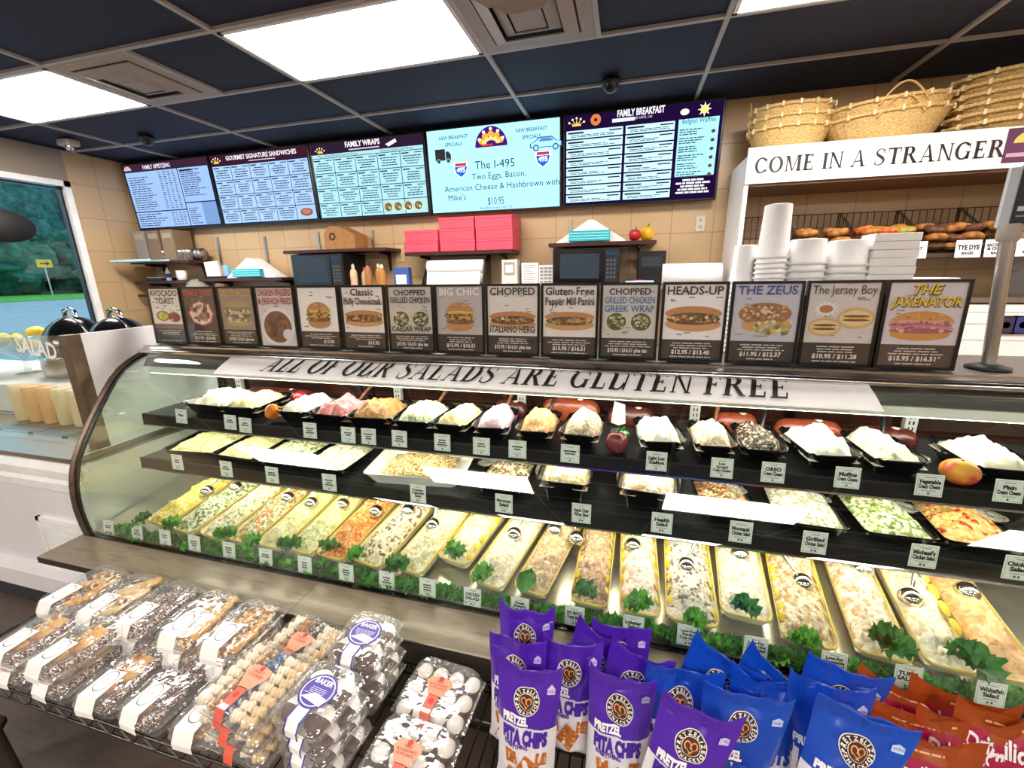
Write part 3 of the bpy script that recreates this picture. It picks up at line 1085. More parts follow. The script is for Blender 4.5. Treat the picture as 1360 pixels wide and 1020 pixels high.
def pepper(name, x, y, z, r, col, label, stem='#2c7a2a', rot=None):
    t = thing(name, label, 'pepper', (x, y, z), rot=rot)

    def fn(u, v):
        a = 2 * PI * u
        th = PI * v
        q = r * (1 + .1 * math.cos(4 * a)) * (math.sin(th) ** .75)
        return (q * math.cos(a), q * math.sin(a), r * 1.05 - r * 1.05 * math.cos(th) - (.25 * r if v > .93 else 0))
    MB().grid(fn, 24, 14, col).build('flesh', t)
    MB().tube([(0, 0, r * 1.75), (.1 * r, 0, r * 2.1), (.3 * r, 0, r * 2.5)], [r * .3, r * .14, r * .12], stem, 7).build('stem', t)
    return t


spec('red pepper', ['#a81420', '#c81c28'], .2, coat=.5)
spec('yellow pepper', ['#d8a010', '#ecc020'], .2, coat=.5)
spec('orange pepper', ['#e07010', '#f09020'], .2, coat=.5)
spec('green pepper', ['#1c5a1a', '#2c7a28'], .2, coat=.5)
spec('dark red pepper', ['#7a2430', '#94344a'], .25, coat=.4)
pepper('red_pepper', .03, 3.5, S4z + .001, .04, 'red pepper', 'small red pepper beside the napkin stand on the wall shelf')
pepper('yellow_pepper', .12, 3.52, S4z + .001, .048, 'yellow pepper', 'small yellow pepper at the end of the wall shelf')


def microwave(x0, x1, z0, h, label):
    t = thing('microwave', label, 'microwave', ((x0 + x1) / 2, 3.53, z0), group='black microwaves behind the posters')
    w = (x1 - x0) / 2
    MB().rbox(-w, w, -.17, .18, .012, h, 'black', .006).build('housing', t)
    d = MB().rbox(-w + .01, w * .55, -.184, -.17, .02, h - .01, 'melamine', .004)
    dr = d.build('door', t)
    MB().box(-w + .06, w * .42, -.1855, -.184, .05, h - .04, '#1c2c3c').build('window', dr)
    c = MB().rbox(w * .57, w - .006, -.182, -.17, .02, h - .01, '#16181c', .003)
    cp = c.build('control_panel', t)
    k_ = MB()
    for i in range(3):
        for j in range(5):
            k_.box(w * .63 + i * w * .1, w * .63 + i * w * .1 + w * .07, -.1835, -.182, .05 + j * .03, .068 + j * .03, '#4a5058')
    k_.box(w * .62, w * .94, -.1835, -.182, h - .055, h - .03, '!30506c:0.6')
    k_.build('keypad', cp)
    for q in (-w + .04, w - .04):
        MB().box(q - .015, q + .015, -.12, .12, 0, .012, 'matte black').build('foot', t)


WZ = 1.451
microwave(-2.98, -2.44, WZ, .29, 'black microwave behind the posters, below the kraft box')
microwave(-.57, -.07, WZ, .27, 'black microwave under the shelf with the two peppers')


def sauce(x, y, h, col, cap, label):
    t = thing('sauce_bottle', label, 'bottle', (x, y, WZ), group='sauce bottles beside the microwave')
    MB().lathe([(.028, 0), (.032, .008), (.032, h * .6), (.024, h * .74), (.013, h * .8), (.013, h * .86)], col, 14).build('body', t)
    MB().lathe([(.016, h * .84), (.016, h * .9), (.006, h), (.001, h)], cap, 12).build('cap', t)


spec('pale sauce', ['#d8b490', '#e4c4a4'], .35)
for k, (x, h, c, cp, lab) in enumerate(((-2.385, .2, 'pale sauce', '#e8e0d8', 'pale sauce bottle next to the microwave, first in its row'), (-2.31, .17, 'pale sauce', '#c83a20', 'pale sauce bottle with a red cap, second in its row'), (-2.235, .22, '#a87040', '#2a2018', 'brown sauce bottle with a dark cap, third in its row'),
                                      (-2.165, .2, '#c08a50', '#d8d0c0', 'amber sauce bottle with a pale cap, fourth in its row'), (-2.095, .19, '#b87a3a', '#e0d8c8', 'amber sauce bottle at the far end of its row'))):
    sauce(x, 3.42 + (k % 2) * .06, h, c, cp, lab)
x0, x1, z0, z1 = ext(524, 545, 361, 380, 3.45)
t = thing('blue_carton', 'small blue and white carton standing behind the posters, under the beige wall plate', 'box', ((x0 + x1) / 2, 3.47, WZ))
MB().rbox(-.075, .075, -.03, .03, 0, .16, '#3a56a0', .003).build('carton', t)
MB().box(-.05, .05, -.0315, -.03, .02, .1, '#e8ecf4').build('front_label', t)

# paper roll holder under the pink boxes
t = thing('paper_roll_holder', 'paper roll holder with two white rolls under the pink boxes', 'paper holder', (-1.43, 3.5, WZ))
b = MB()
for q in (-.27, .27):
    b.prism([(-.12, 0), (.12, 0), (.12, .25), (.06, .25)], 'x', q - .008, q + .008, 'dark steel')
b.box(-.27, .27, .06, .075, .22, .25, 'dark steel')
b.build('bracket', t)
for z, r in ((.155, .06), (.055, .05)):
    MB().lathe([(.012, -.25), (r, -.25), (r, .25), (.012, .25)], 'paper', 20, c=(0, 0, 0), T=TR((0, .0, z), ry=PI / 2)).build('paper_roll', t)
MB().prism([(-.065, .11), (-.06, .115), (-.09, .0), (-.095, .0)], 'x', -.24, .24, 'paper').build('loose_sheet', t)
for k, (px0, px1, pyt, lab) in enumerate(((669, 689, 345, 'white dispenser box on the work shelf, right of the paper rolls'), (693, 715, 349, 'white notice with grey lines, left of the price grid'), (716, 740, 352, 'white price grid sheet beside the right microwave'))):
    x0, x1, z0, z1 = ext(px0, px1, pyt, 378, 3.5)
    t = thing(('dispenser_box', 'notice_sheet', 'notice_sheet')[k], lab, ('box', 'notice', 'notice')[k], ((x0 + x1) / 2, 3.5, WZ))
    w, h = (x1 - x0) / 2, z1 - WZ
    MB().rbox(-w, w, -.008 if k else -.05, .05 if k == 0 else 0, 0, h, ('#d8d4d0', 'white', 'white')[k], .002).build(('housing', 'sheet', 'sheet')[k], t)
    pr = Print(flat((0, -.009 if k else -.051, 0)))
    if k == 0:
        pr.rect(-w * .7, w * .7, h * .4, h * .9, '#9a9692', 1)
        pr.rect(-w * .5, w * .5, h * .5, h * .8, '#f0f0f0', 2)
    elif k == 1:
        pr.lines(-w * .7, w * .7, h * .92, h * .1, 9, '#8a8a8a', 1, .3)
    else:
        for r_ in range(5):
            for c_ in range(4):
                a = -w * .9 + c_ * w * .46
                pr.rect(a, a + w * .4, h * (.1 + .17 * r_), h * (.22 + .17 * r_), '#b8b8b8', 1)
                pr.lines(a + .005, a + w * .38, h * (.21 + .17 * r_), h * (.11 + .17 * r_), 2, '#555555', 2, .4)
    pr.build('print', t)
t = thing('card_reader', 'black box device beside the right microwave', 'device', (.16, 3.47, WZ))
MB().rbox(-.1, .1, -.06, .06, 0, .24, 'black', .006).build('housing', t)
MB().box(-.07, .07, -.0612, -.06, .13, .2, '#202830').build('panel', t)
t = thing('wipe_pack', 'blue and white wipe pack lying in front of the black box device', 'pack', (.08, 3.3, WZ))
MB().rbox(-.1, .1, -.03, .03, 0, .03, '#b8d4ec', .008).build('pouch', t)
MB().rbox(-.05, .03, -.02, .02, .03, .035, '#d04858', .003).build('flap', t)
t = thing('paper_roll', 'wide white paper roll lying behind the posters, left of the bread shelf', 'paper roll', (.44, 3.42, WZ + .075))
MB().lathe([(.02, -.2), (.072, -.2), (.072, .2), (.02, .2)], 'paper', 24, T=TR(ry=PI / 2)).build('roll', t)
MB().lathe([(.02, -.203), (.02, .203)], 'kraft', 14, T=TR(ry=PI / 2)).build('core', t)
# wall plates
for (px, py, w, h, col, lab) in ((930, 297, .035, .058, '#d8d0c4', 'pale outlet plate on the tiled wall beside the bread shelf'), (532, 337, .05, .075, '#d2b888', 'beige switch plate on the tiled wall left of the pink boxes')):
    q = P(px, py, 'y', YB)
    t = thing('wall_plate', lab, 'wall plate', (q.x, YB, q.z))
    MB().rbox(-w, w, -.009, 0, -h, h, col, .004).build('plate', t)
    b = MB()
    for s_ in (-1, 1):
        b.box(-.012, .012, -.012, -.009, s_ * h * .42 - .012, s_ * h * .42 + .012, '#b8aea0')
    b.build('socket', t)

# back counter
t = thing('back_counter', 'long back counter with a steel top behind the display case', 'counter', (-1.5, 3.4, 0))
MB().box(-3.55, 2.1, -.28, .3, 0, .9, '#6a5a50').build('base', t)
MB().rbox(-3.58, 2.1, -.32, .3, .9, .94, 'steel', .004).build('worktop', t)
tag_c = None

# ================================================================ BREAD SHELF
BX0, BX1, BY0, BY1 = .69, 2.5, 3.24, 3.7
t = thing('bread_shelf', 'white bread shelf unit with a lettered header board', 'shelf', (0, 0, 0))
for q in (BX0, BX1 - .025):
    MB().box(q, q + .025, BY0, BY1, 0, 2.24, 'white').build('side_panel', t)
MB().box(BX0 + .025, BX1 - .025, BY0 + .005, BY1, 2.06, 2.26, '#7a5a40').build('top_board', t)
MB().box(BX0 + .025, BX1 - .025, BY0 + .02, BY1, 1.6, 1.625, '#4a3a32').build('shelf_board', t)
b = MB()
b.box(BX0 + .025, BX1 - .025, BY0 + .01, BY1, 1.33, 1.36, 'steel')
b.build('ledge', t)
c_ = MB().box(BX0 + .025, BX1 - .025, BY0 + .02, BY1, .1, 1.32, 'gloss white').build('cabinet', t)
pr = Print(flat((0, BY0 + .019, 0)))
for z in (.3, .6, .9, 1.1, 1.2, 1.27):
    pr.rect(BX0 + .05, BX1 - .05, z, z + .004, '#b8b4b4', 1)
pr.build('drawer_line', c_)
hd = MB().box(BX0, BX1, BY0 - .012, BY0, 2.075, 2.285, 'gloss white').build('header_board', t)
pr = Print(flat((0, BY0 - .012, 0), lift=.002))
serif_word(pr, 'COME IN A STRANGER', (P(1003, 212, 'y', BY0).x + P(1337, 190, 'y', BY0).x) / 2, 2.135, .088, '#161214', w=P(1337, 190, 'y', BY0).x - P(1003, 212, 'y', BY0).x, shear=.0)
pr.build('lettering', hd)
pr = Print(flat((0, BY0 - .012, 0)))
pr.rect(1.985, 2.22, 2.10, 2.275, '#5a1c50', 1)
pr.disc(2.1, 2.2, .08, .06, '#e8c860', 2, 16, a0=0, a1=PI)
pr.rect(2.0, 2.2, 2.13, 2.15, '#c8a0b8', 2)
pr.build('badge', hd)
# small square tiles on the cabinet
for k, (px, c) in enumerate(((1338, '#3a2a4a'), (1361, '#2a3c7a'))):
    q = P(px, 432, 'y', BY0)
    o = thing('picture_tile', ('small dark square picture on the white cabinet, right of the last poster', 'small blue square picture at the edge of the white cabinet')[k], 'picture', (q.x, BY0 + .019, q.z), group='small pictures on the white cabinet')
    MB().box(-.055, .055, -.008, 0, -.055, .055, 'matte black').build('frame', o)
    MB().box(-.045, .045, -.0095, -.008, -.045, .045, c).build('picture', o)
    MB().lathe([(.001, 0), (.02, 0)], '#c8b8d0', 12, T=TR((0, -.0100, 0), rx=PI / 2)).build('motif', o)


# baskets on top: loosely woven round trays
def basket(x, y, z, r, h, label, handle=False, tilt=0.0, ry=0.0, sx=1.0, flat_=False):
    t = thing('wicker_basket', label, 'basket', (x, y, z), group='wicker baskets on the bread shelf', rot=(tilt, ry, 0))

    def fn(u, v):
        a = 2 * PI * u
        q = r * (.72 + .28 * v) + .004 * math.sin(a * 36 + 9 * v * PI) 
        return (q * math.cos(a) * sx, q * math.sin(a) * .62, h * v + .004 * math.sin(a * 36))
    b = MB().grid(fn, 108, 10, 'wicker')
    b.lathe([(.001, .004), (r * .72, .004)], 'wicker', 30, sx=sx, sy=.62)
    b.build('weave', t)
    rim = MB()
    rim.tube([(r * math.cos(a) * sx, r * math.sin(a) * .62, h) for a in [2 * PI * k / 32 for k in range(32)]], .011, 'wicker', 7, closed=True)
    for k in range(16):
        a = 2 * PI * k / 16
        rim.box(-.006, .006, -.014, .014, -.014, .014, '#f0dcae', T=TR((r * math.cos(a) * sx, r * math.sin(a) * .62, h), rz=a + PI / 2))
    rim.build('rim', t)
    if handle:
        for sg in handle:
            c = sg
            pts = [(r * sx * math.cos(c + d) * (1.02), r * .62 * math.sin(c + d) * 1.02, h - .03 + .1 * math.sin((d + .35) / .7 * PI)) for d in [-.35 + .7 * k / 10 for k in range(11)]]
            MB().tube(pts, .006, '#d0a868', 6).build('handle', t)
    return t


TZ = 2.262
BK = BY0 + .2
for k in range(3):
    basket(.96, BK, TZ + k * .06, .26, .15, ('wicker basket at the bottom of the left stack over the sign', 'wicker basket in the middle of the left stack over the sign', 'wicker basket on top of the left stack over the sign')[k], handle=(PI * .95,), sx=.9)
for k in range(2):
    basket(1.48, BK, TZ + .02 + k * .065, .33, .15, ('lower wicker basket of the middle pair over the word stranger', 'upper wicker basket of the middle pair, with looped handle')[k], handle=(-PI / 2,), sx=1.0, ry=-.06)
for k in range(6):
    basket(2.15 + random.uniform(-.01, .01), BK, TZ + .0 + k * .05, .36, .07, 'shallow wicker tray, %s of the right-hand stack over the sign' % ('lowest', 'second from bottom', 'third from bottom', 'fourth from bottom', 'fifth from bottom', 'topmost')[k], sx=1.0)
# wire bins with bagels
SZ = 1.626


def bin_(x0, x1, label, nm=None):
    t = thing('wire_bin', label, 'bin', ((x0 + x1) / 2, 3.46, SZ), group='wire bins on the bread shelf')
    w = (x1 - x0) / 2 - .006
    b = MB()
    d, h0, h1 = .19, .06, .29
    for i in range(9):
        x = -w + 2 * w * i / 8
        b.tube([(x, -d, .004), (x, d, .004), (x, d + .01, h1)], .0025, 'dark wire', 4)
    for z in (.004, .07, .14, h1):
        b.tube([(-w, d, z), (w, d, z)], .0028, 'dark wire', 4)
    for sgn in (-w, w):
        for z in range(4):
            f = z / 3
            b.tube([(sgn, -d, h0 * f + .004), (sgn, d, h1 * f + .004)], .0028, 'dark wire', 4)
        for i in range(7):
            y = -d + 2 * d * i / 6
            b.tube([(sgn, y, .004), (sgn, y, h0 + (h1 - h0) * i / 6)], .0025, 'dark wire', 4)
    for z in (.004, .03, h0):
        b.tube([(-w, -d, z), (w, -d, z)], .0028, 'dark wire', 4)
    b.build('wire_frame', t)
    return t


bx = [BX0 + .04 + k * .34 for k in range(6)]
bn = ('empty wire bin behind the tall cup stack', 'wire bin holding plain bagels', 'wire bin full of colourful bagels', 'wire bin of dark seeded bagels by the tablet', 'wire bin at the far right of the bread shelf')
for k in range(5):
    bin_(bx[k], bx[k + 1], bn[k])


def bagel(x, y, z, r, col, rot, label, grp):
    t = MB().lathe([(r * .42 + r * .36 * math.cos(a) + r * .2, r * .38 * math.sin(a)) for a in [2 * PI * k / 12 for k in range(13)]], col, 20).build('bagel', None, (x, y, z))
    t.rotation_euler = rot
    return tag(t, label, 'bagel', grp)


cols = {1: ('bread',), 2: ('rainbow a', 'rainbow b', 'rainbow c'), 3: ('bread dark', 'bread'), 4: ('bread',)}
spec('rainbow a', ['#b82a1c', '#d86a28', '#d8a838'], .55, 0, 30, .3)
spec('rainbow b', ['#4a7a28', '#a89a3a', '#c8742c'], .55, 0, 30, .3)
spec('rainbow c', ['#7a3a1c', '#c07a34', '#b8421c'], .55, 0, 30, .3)
gl = {1: 'plain brown bagel in the bin behind the white paper stack', 2: 'colourful tie-dye bagel in the bin above the tie dye card', 3: 'dark topped bagel in the bin beside the tablet', 4: 'brown bagel in the bin at the far right'}
for kb in (1, 2, 3, 4):
    xc = (bx[kb] + bx[kb + 1]) / 2
    n = 0
    for lay in range(3):
        for row in range(3 - (lay > 1)):
            for c in range(3 if kb > 1 else 2):
                x = xc - .095 + c * (.095 if kb > 1 else .17) + random.uniform(-.01, .01)
                y = 3.33 + row * .1 + lay * .02
                bagel(x, y, SZ + .035 + lay * .055 + row * .014, .058, cols[kb][(lay + row + c) % len(cols[kb])], (random.uniform(-.25, .25), random.uniform(-.25, .25), 0), gl[kb], 'bagels in wire bin ' + ('', 'of plain', 'of tie dye', 'of dark', 'of far brown')[kb])
t = thing('red_pepper', 'small bright red pepper among the tie-dye bagels', 'pepper', (bx[2] + .27, 3.285, SZ + .06))
MB().blob((0, 0, .0), (.026, .026, .04), 'red pepper', 10, .15, 40).build('flesh', t)
MB().tube([(0, 0, .035), (.005, 0, .06)], .006, '#2c7a2a', 6).build('stem', t)


def bag_card(x, w, lines_, label):
    t = thing('price_card', label, 'price card', (x, BY0 - .004, SZ - .03), group='bagel cards on the bread shelf edge', rot=(-.12, 0, 0))
    MB().box(-w, w, -.002, 0, 0, .1, 'paper').build('card', t)
    pr = Print(flat((0, -.002, 0)))
    for s_, v, h in lines_:
        pr.text(s_, 0, v, h, '#1a1416', 1, w=w * 1.7, bold=.05)
    pr.build('lettering', t)


bag_card(P(1212, 335, 'y', BY0).x, .07, (('WHEAT', .05, .018), ('BAGELS', .02, .014)), 'white wheat bagel card partly hidden by the paper stack')
bag_card(P(1285, 335, 'y', BY0).x, .062, (('TYE DYE', .045, .026), ('BAGEL', .018, .014)), 'white card reading tye dye bagel on the bread shelf edge')
bag_card(P(1324, 335, 'y', BY0).x, .062, (('BACON, EGG,', .06, .016), ('& CHEESE', .04, .016), ('BAGEL', .016, .014)), 'white card reading bacon, egg and cheese bagel')
bag_card(P(1366, 335, 'y', BY0).x, .062, (('A', .05, .02), ('BAGEL', .018, .014)), 'white bagel card at the right edge, behind the tablet pole')
# ================================================================ DELI DISPLAY CASE
CX0, CX1 = -2.15, 1.5
PROF = [(1.454, 1.227), (1.43, 1.222), (1.401, 1.212), (1.36, 1.194), (1.314, 1.167), (1.272, 1.128), (1.238, 1.085), (1.193, 1.025), (1.15, .961), (1.11, .9), (1.077, .841),
        (1.058, .79), (1.046, .74), (1.039, .69), (1.037, .63), (1.040, .57), (1.046, .513)]
case = thing('display_case', 'long curved glass deli case full of salads with a lettered glass top', 'display case', (0, 0, 0))


def sheet(prof, x0, x1, th, m):
    """a curved sheet of thickness th following the profile"""
    b = MB()
    inner = []
    for i, (y, z) in enumerate(prof):
        a, c = prof[max(0, i - 1)], prof[min(len(prof) - 1, i + 1)]
        d = Vector((c[0] - a[0], c[1] - a[1])).normalized()
        inner.append((y - d.y * th, z + d.x * th))
    n = len(prof)
    b.add([(x0, y, z) for y, z in prof] + [(x1, y, z) for y, z in prof], [(i, i + 1, n + i + 1, n + i) for i in range(n - 1)], m, True)
    b.add([(x0, y, z) for y, z in inner] + [(x1, y, z) for y, z in inner], [(i + 1, i, n + i, n + i + 1) for i in range(n - 1)], m, True)
    for x in (x0, x1):
        b.add([(x, y, z) for y, z in prof] + [(x, y, z) for y, z in inner], [(i, i + 1, n + i + 1, n + i) for i in range(n - 1)], m)
    return b


sheet(PROF, CX0 + .012, CX1 - .012, .006, 'glass').build('front_glass', case)
for x, nm in ((CX0, 'end_frame'), (CX1, 'end_frame')):
    b = MB()
    pts = [(x, y, z) for y, z in PROF]
    b.tube(pts, .013, 'bronze', 8)
    b.tube([(x + (.016 if x < 0 else -.016), y + .004, z - .002) for y, z in PROF], .008, 'black', 6)
    b.build(nm, case)
    pg = [(y + .012, z - .006) for y, z in PROF] + [(1.76, .52), (1.76, 1.2)]
    MB().prism(pg[::-1], 'x', x - .003, x + .003, 'glass').build('end_glass', case)
# ledge, base, deck
lg = MB()
lg.rbox(CX0 - .03, CX1 + .03, .895, 1.05, .478, .508, 'ledge', .003)
lg.box(CX0 - .031, CX1 + .031, .894, .8952, .48, .505, 'ledge edge')
for x in (-1.0, .1, 1.0):
    lg.box(x - .0008, x + .0008, .896, 1.049, .508, .5083, 'ledge edge')
lg.build('front_ledge', case)
b = MB().box(CX0, CX1, 1.0, 1.78, .1, .478, '#3a3330')
b.box(CX0 + .03, CX1 - .03, 1.05, 1.75, 0, .1, 'matte black')
b.box(CX0, CX1, 1.04, 1.06, .478, .513, 'dark steel')
b.build('base', case)


def deck_z(y):
    return .518 + (y - 1.06) * .16


MB().prism([(1.062, .478), (1.76, .478), (1.76, deck_z(1.76)), (1.062, .518)], 'x', CX0 + .01, CX1 - .01, 'deck').build('deck', case)
# top and canopy
MB().prism([(1.40, 1.232), (1.45, 1.248), (1.80, 1.25), (1.80, 1.222), (1.42, 1.222)], 'x', CX0 - .005, CX1, 'steel').build('top', case)
b = MB()
b.tube([(CX0, 1.408, 1.228), (CX1, 1.408, 1.228)], .011, 'chrome', 10)
b.box(CX0, CX1, 1.425, 1.43, 1.249, 1.256, 'chrome')
b.build('top_trim', case)
cn = MB().prism([(1.385, 1.145), (1.39, 1.138), (1.50, 1.152), (1.50, 1.2), (1.41, 1.2), (1.385, 1.165)], 'x', CX0 + .03, CX1 - .03, 'steel').build('light_canopy', case)
MB().box(CX0 + .03, CX1 - .03, 1.378, 1.386, 1.14, 1.168, 'gloss white').build('canopy_strip', cn)
MB().prism([(1.40, 1.132), (1.48, 1.142), (1.48, 1.148), (1.40, 1.138)], 'x', CX0 + .05, CX1 - .05, '!fff4e0:%g' % LED_W).build('light_tube', cn)
# shelves
for k, (y0, z, h) in enumerate(((1.30, .968, .045), (1.25, .778, .045))):
    b = MB()
    b.box(CX0 + .08, CX1 - .05, y0 + .005, 1.70, z - .014, z, 'shelf top steel' if k else 'shelf steel')
    b.prism([(y0, z - h), (y0 + .008, z - h), (y0 + .012, z + .002), (y0 + .002, z + .002)], 'x', CX0 + .08, CX1 - .05, 'shelf steel')
    sh = b.build('shelf', case)
    MB().box(CX0 + .08, CX1 - .05, y0 - .002, y0 + .006, z - h - .006, z - h, 'chrome').build('edge_rail', sh)
    MB().box(CX0 + .12, CX1 - .1, y0 + .03, y0 + .06, z - .028, z - .016, '!fff0d0:%g' % (LED_W * (1.35, 1.4)[k])).build('light_tube', sh)
b = MB()
for x in (-1.95, -1.02, -.42, .28, .98, 1.4):
    b.box(x - .018, x + .018, 1.70, 1.72, .6, 1.2, 'cabinet white')
    for z in range(10):
        for s_ in (-.008, .004):
            b.box(x + s_, x + s_ + .004, 1.6985, 1.70, .95 + z * .022, .962 + z * .022, 'black')
b.build('shelf_upright', case)
spec('smoked door', ['#2a1712', '#38201a', '#4a2a20'], .12, 0, 4, coat=.5)
for k in range(4):
    x0 = CX0 + .02 + k * .905
    d = MB().box(x0, x0 + .9, 1.735 + .012 * (k % 2), 1.745 + .012 * (k % 2), .6, 1.215, 'smoked door').build('rear_door', case)
    MB().box(x0 + .02, x0 + .05, 1.728 + .012 * (k % 2), 1.735 + .012 * (k % 2), .7, 1.15, 'dark steel').build('handle', d)
# banner along the top of the glass
bp_ = [(y - .004, z + .004) for y, z in PROF if z > 1.165]
bw0, bw1 = P(294, 478, 'y', 1.36).x, P(1164, 525, 'y', 1.36).x
bn_ = sheet(bp_, bw0, bw1, .002, 'banner vinyl')
banner = bn_.build('glass_banner')
tag(banner, 'white banner on the curved glass reading all of our salads are gluten free', 'banner')
L_ = [0]
for i in range(len(bp_) - 1):
    L_.append(L_[-1] + math.hypot(bp_[i + 1][0] - bp_[i][0], bp_[i + 1][1] - bp_[i][1]))


def bfn(u, v, k=1):
    s_ = max(0, min(L_[-1], L_[-1] - v))
    i = 0
    while i < len(L_) - 2 and s_ > L_[i + 1]:
        i += 1
    f = (s_ - L_[i]) / (L_[i + 1] - L_[i])
    y = bp_[i][0] + f * (bp_[i + 1][0] - bp_[i][0])
    z = bp_[i][1] + f * (bp_[i + 1][1] - bp_[i][1])
    return Vector((u, y - .0016 * k, z + .0016 * k))


pr = Print(bfn)
ba, bb = P(352, 490, 'y', 1.36).x, P(1050, 512, 'y', 1.36).x
serif_word(pr, 'ALL OF OUR SALADS ARE GLUTEN FREE', (ba + bb) / 2, L_[-1] * .17, L_[-1] * .62, '#141214', w=bb - ba, shear=.22)
pr.build('lettering', banner)


# ---------------------------------------------------------------- food helpers
def rring(w, l, r, z, n=5):
    o = []
    for cx, cy, a0 in ((w - r, l - r, 0), (-w + r, l - r, PI / 2), (-w + r, -l + r, PI), (w - r, -l + r, 1.5 * PI)):
        for i in range(n + 1):
            a = a0 + PI / 2 * i / n
            o.append((cx + r * math.cos(a), cy + r * math.sin(a), z))
    return o


def loft(b, rings, m, cap0=True, cap1=False, T=None, wav=0.0):
    n = len(rings[0])
    vs = []
    for k, rg in enumerate(rings):
        for i, p in enumerate(rg):
            w_ = wav * math.sin(i * 2.4 + k) if wav and k >= len(rings) - 3 else 0
            q = Vector((p[0], p[1], p[2] + w_))
            vs.append(T @ q if T is not None else q)
    fs = []
    for k in range(len(rings) - 1):
        for i in range(n):
            j = (i + 1) % n
            fs.append((k * n + i, k * n + j, (k + 1) * n + j, (k + 1) * n + i))
    b.add(vs, fs, m, True)
    if cap0:
        b.add(vs[:n], [tuple(range(n - 1, -1, -1))], m)
    if cap1:
        b.add(vs[-n:], [tuple(range(n))], m)


def chunk(p, fr, seed):
    q = Vector(p) * fr + Vector((seed * 5.3, seed * 2.9, seed * 1.7))
    d = noise.voronoi(q)[0]
    return (d[1] - d[0]) * .9 + noise.noise(q * .35) * .9


def heap(w, l, z0, h, m, fr=90, amp=.006, seed=0, nu=26, nv=60, pw_=3.0, slope=0.0, dome=0.0, lump=.35):
    b = MB()

    def fn(u, v):
        a, c = 2 * u - 1, 2 * v - 1
        e = (1 - abs(a) ** pw_) * (1 - abs(c) ** (pw_ * 1.6))
        if dome:
            e = e * (1 - dome) + dome * max(0, 1 - (a * a + c * c) * .85) ** .5
        x, y = a * w, c * l
        k = chunk((x, y, 0), fr, seed)
        wob = noise.noise(Vector((x * 16 + seed, y * 16, 2.0))) + .6 * noise.noise(Vector((x * 38 + seed, y * 38, 5.0)))
        z = z0 + h * e * (1 + lump * wob) + amp * k * min(1, e * 2.5) + slope * c
        return (x + .002 * noise.noise(Vector((x * 60, y * 60, seed))), y, z)
    b.grid(fn, nu, nv, m)
    return b


# ---------------------------------------------------------------- long salad platters on the deck
spec('egg salad', ['#f0df86', '#e6cf5c', '#f6ecb4', '#d8bc48'], .4, 0, 110, .6, 'chop')
spec('herb salad', ['#e8e8d0', '#5a7a44', '#f0ecd8', '#98a878', '#dcdcc0'], .4, 0, 120, .6, 'chop')
spec('white herb', ['#f0ead8', '#e8dfc4', '#9aa474', '#f4f0e2', '#dccfae'], .4, 0, 110, .6, 'chop')
spec('vegetable mix', ['#ece4cc', '#c8b890', '#e0813c', '#f2ecd8', '#8c9a60'], .4, 0, 110, .6, 'chop')
spec('slaw', ['#ece8cc', '#d8d8a4', '#f0d89a', '#c8cc94'], .4, 0, 120, .6, 'chop')
spec('pale green', ['#e6e4b8', '#d2d494', '#f0ecd0', '#b8c078'], .4, 0, 120, .6, 'chop')
spec('carrot', ['#e88a3a', '#f0a45c', '#dc7428', '#f4bc84'], .4, 0, 120, .6, 'chop')
spec('mushroom', ['#ece2cc', '#7a6650', '#f2ead8', '#cbbb9c', '#e2d6bc'], .4, 0, 100, .6, 'chop')
spec('cream salad', ['#f2ead0', '#e8dcb8', '#f6f0de', '#d4c898'], .4, 0, 100, .6, 'chop')
spec('chicken salad', ['#efe4cc', '#e2d2b2', '#f4ecdc', '#d6c29c'], .4, 0, 80, .6, 'chop')
spec('tan tuna', ['#d8bc9c', '#c8a886', '#e4cdb0', '#b89878'], .45, 0, 110, .7, 'chop')
spec('pink tuna', ['#d2b096', '#bf977c', '#e0c4ac', '#b08c70'], .45, 0, 130, .7, 'chop')
spec('lobster', ['#f2e8e0', '#ecd8cc', '#f6f0ea', '#e4b8a4'], .4, 0, 80, .6, 'chop')
spec('speckled tuna', ['#e8ded4', '#8a766c', '#f0e8e0', '#d2c4b8', '#ece2d8'], .4, 0, 110, .6, 'chop')
spec('white tuna', ['#f2ece2', '#e6dac8', '#f6f2ea', '#dccbb4'], .4, 0, 100, .6, 'chop')
spec('vegetable tuna', ['#ead9c2', '#d8bf9e', '#f2e6d4', '#c89f74'], .4, 0, 90, .6, 'chop')
spec('plain tuna', ['#eedfcf', '#dcc4ac', '#f4eadf', '#cba888'], .4, 0, 85, .6, 'chop')
spec('whitefish', ['#f2ece0', '#e8ddc8', '#f8f4ea', '#dcccae'], .4, 0, 70, .6, 'chop')
spec('salmon salad', ['#eab888', '#e0a470', '#f2ceA8', '#d89460'], .4, 0, 40, .6)
spec('lemon', ['#e8c828', '#f2dc58'], .35, 0, 60, .2)
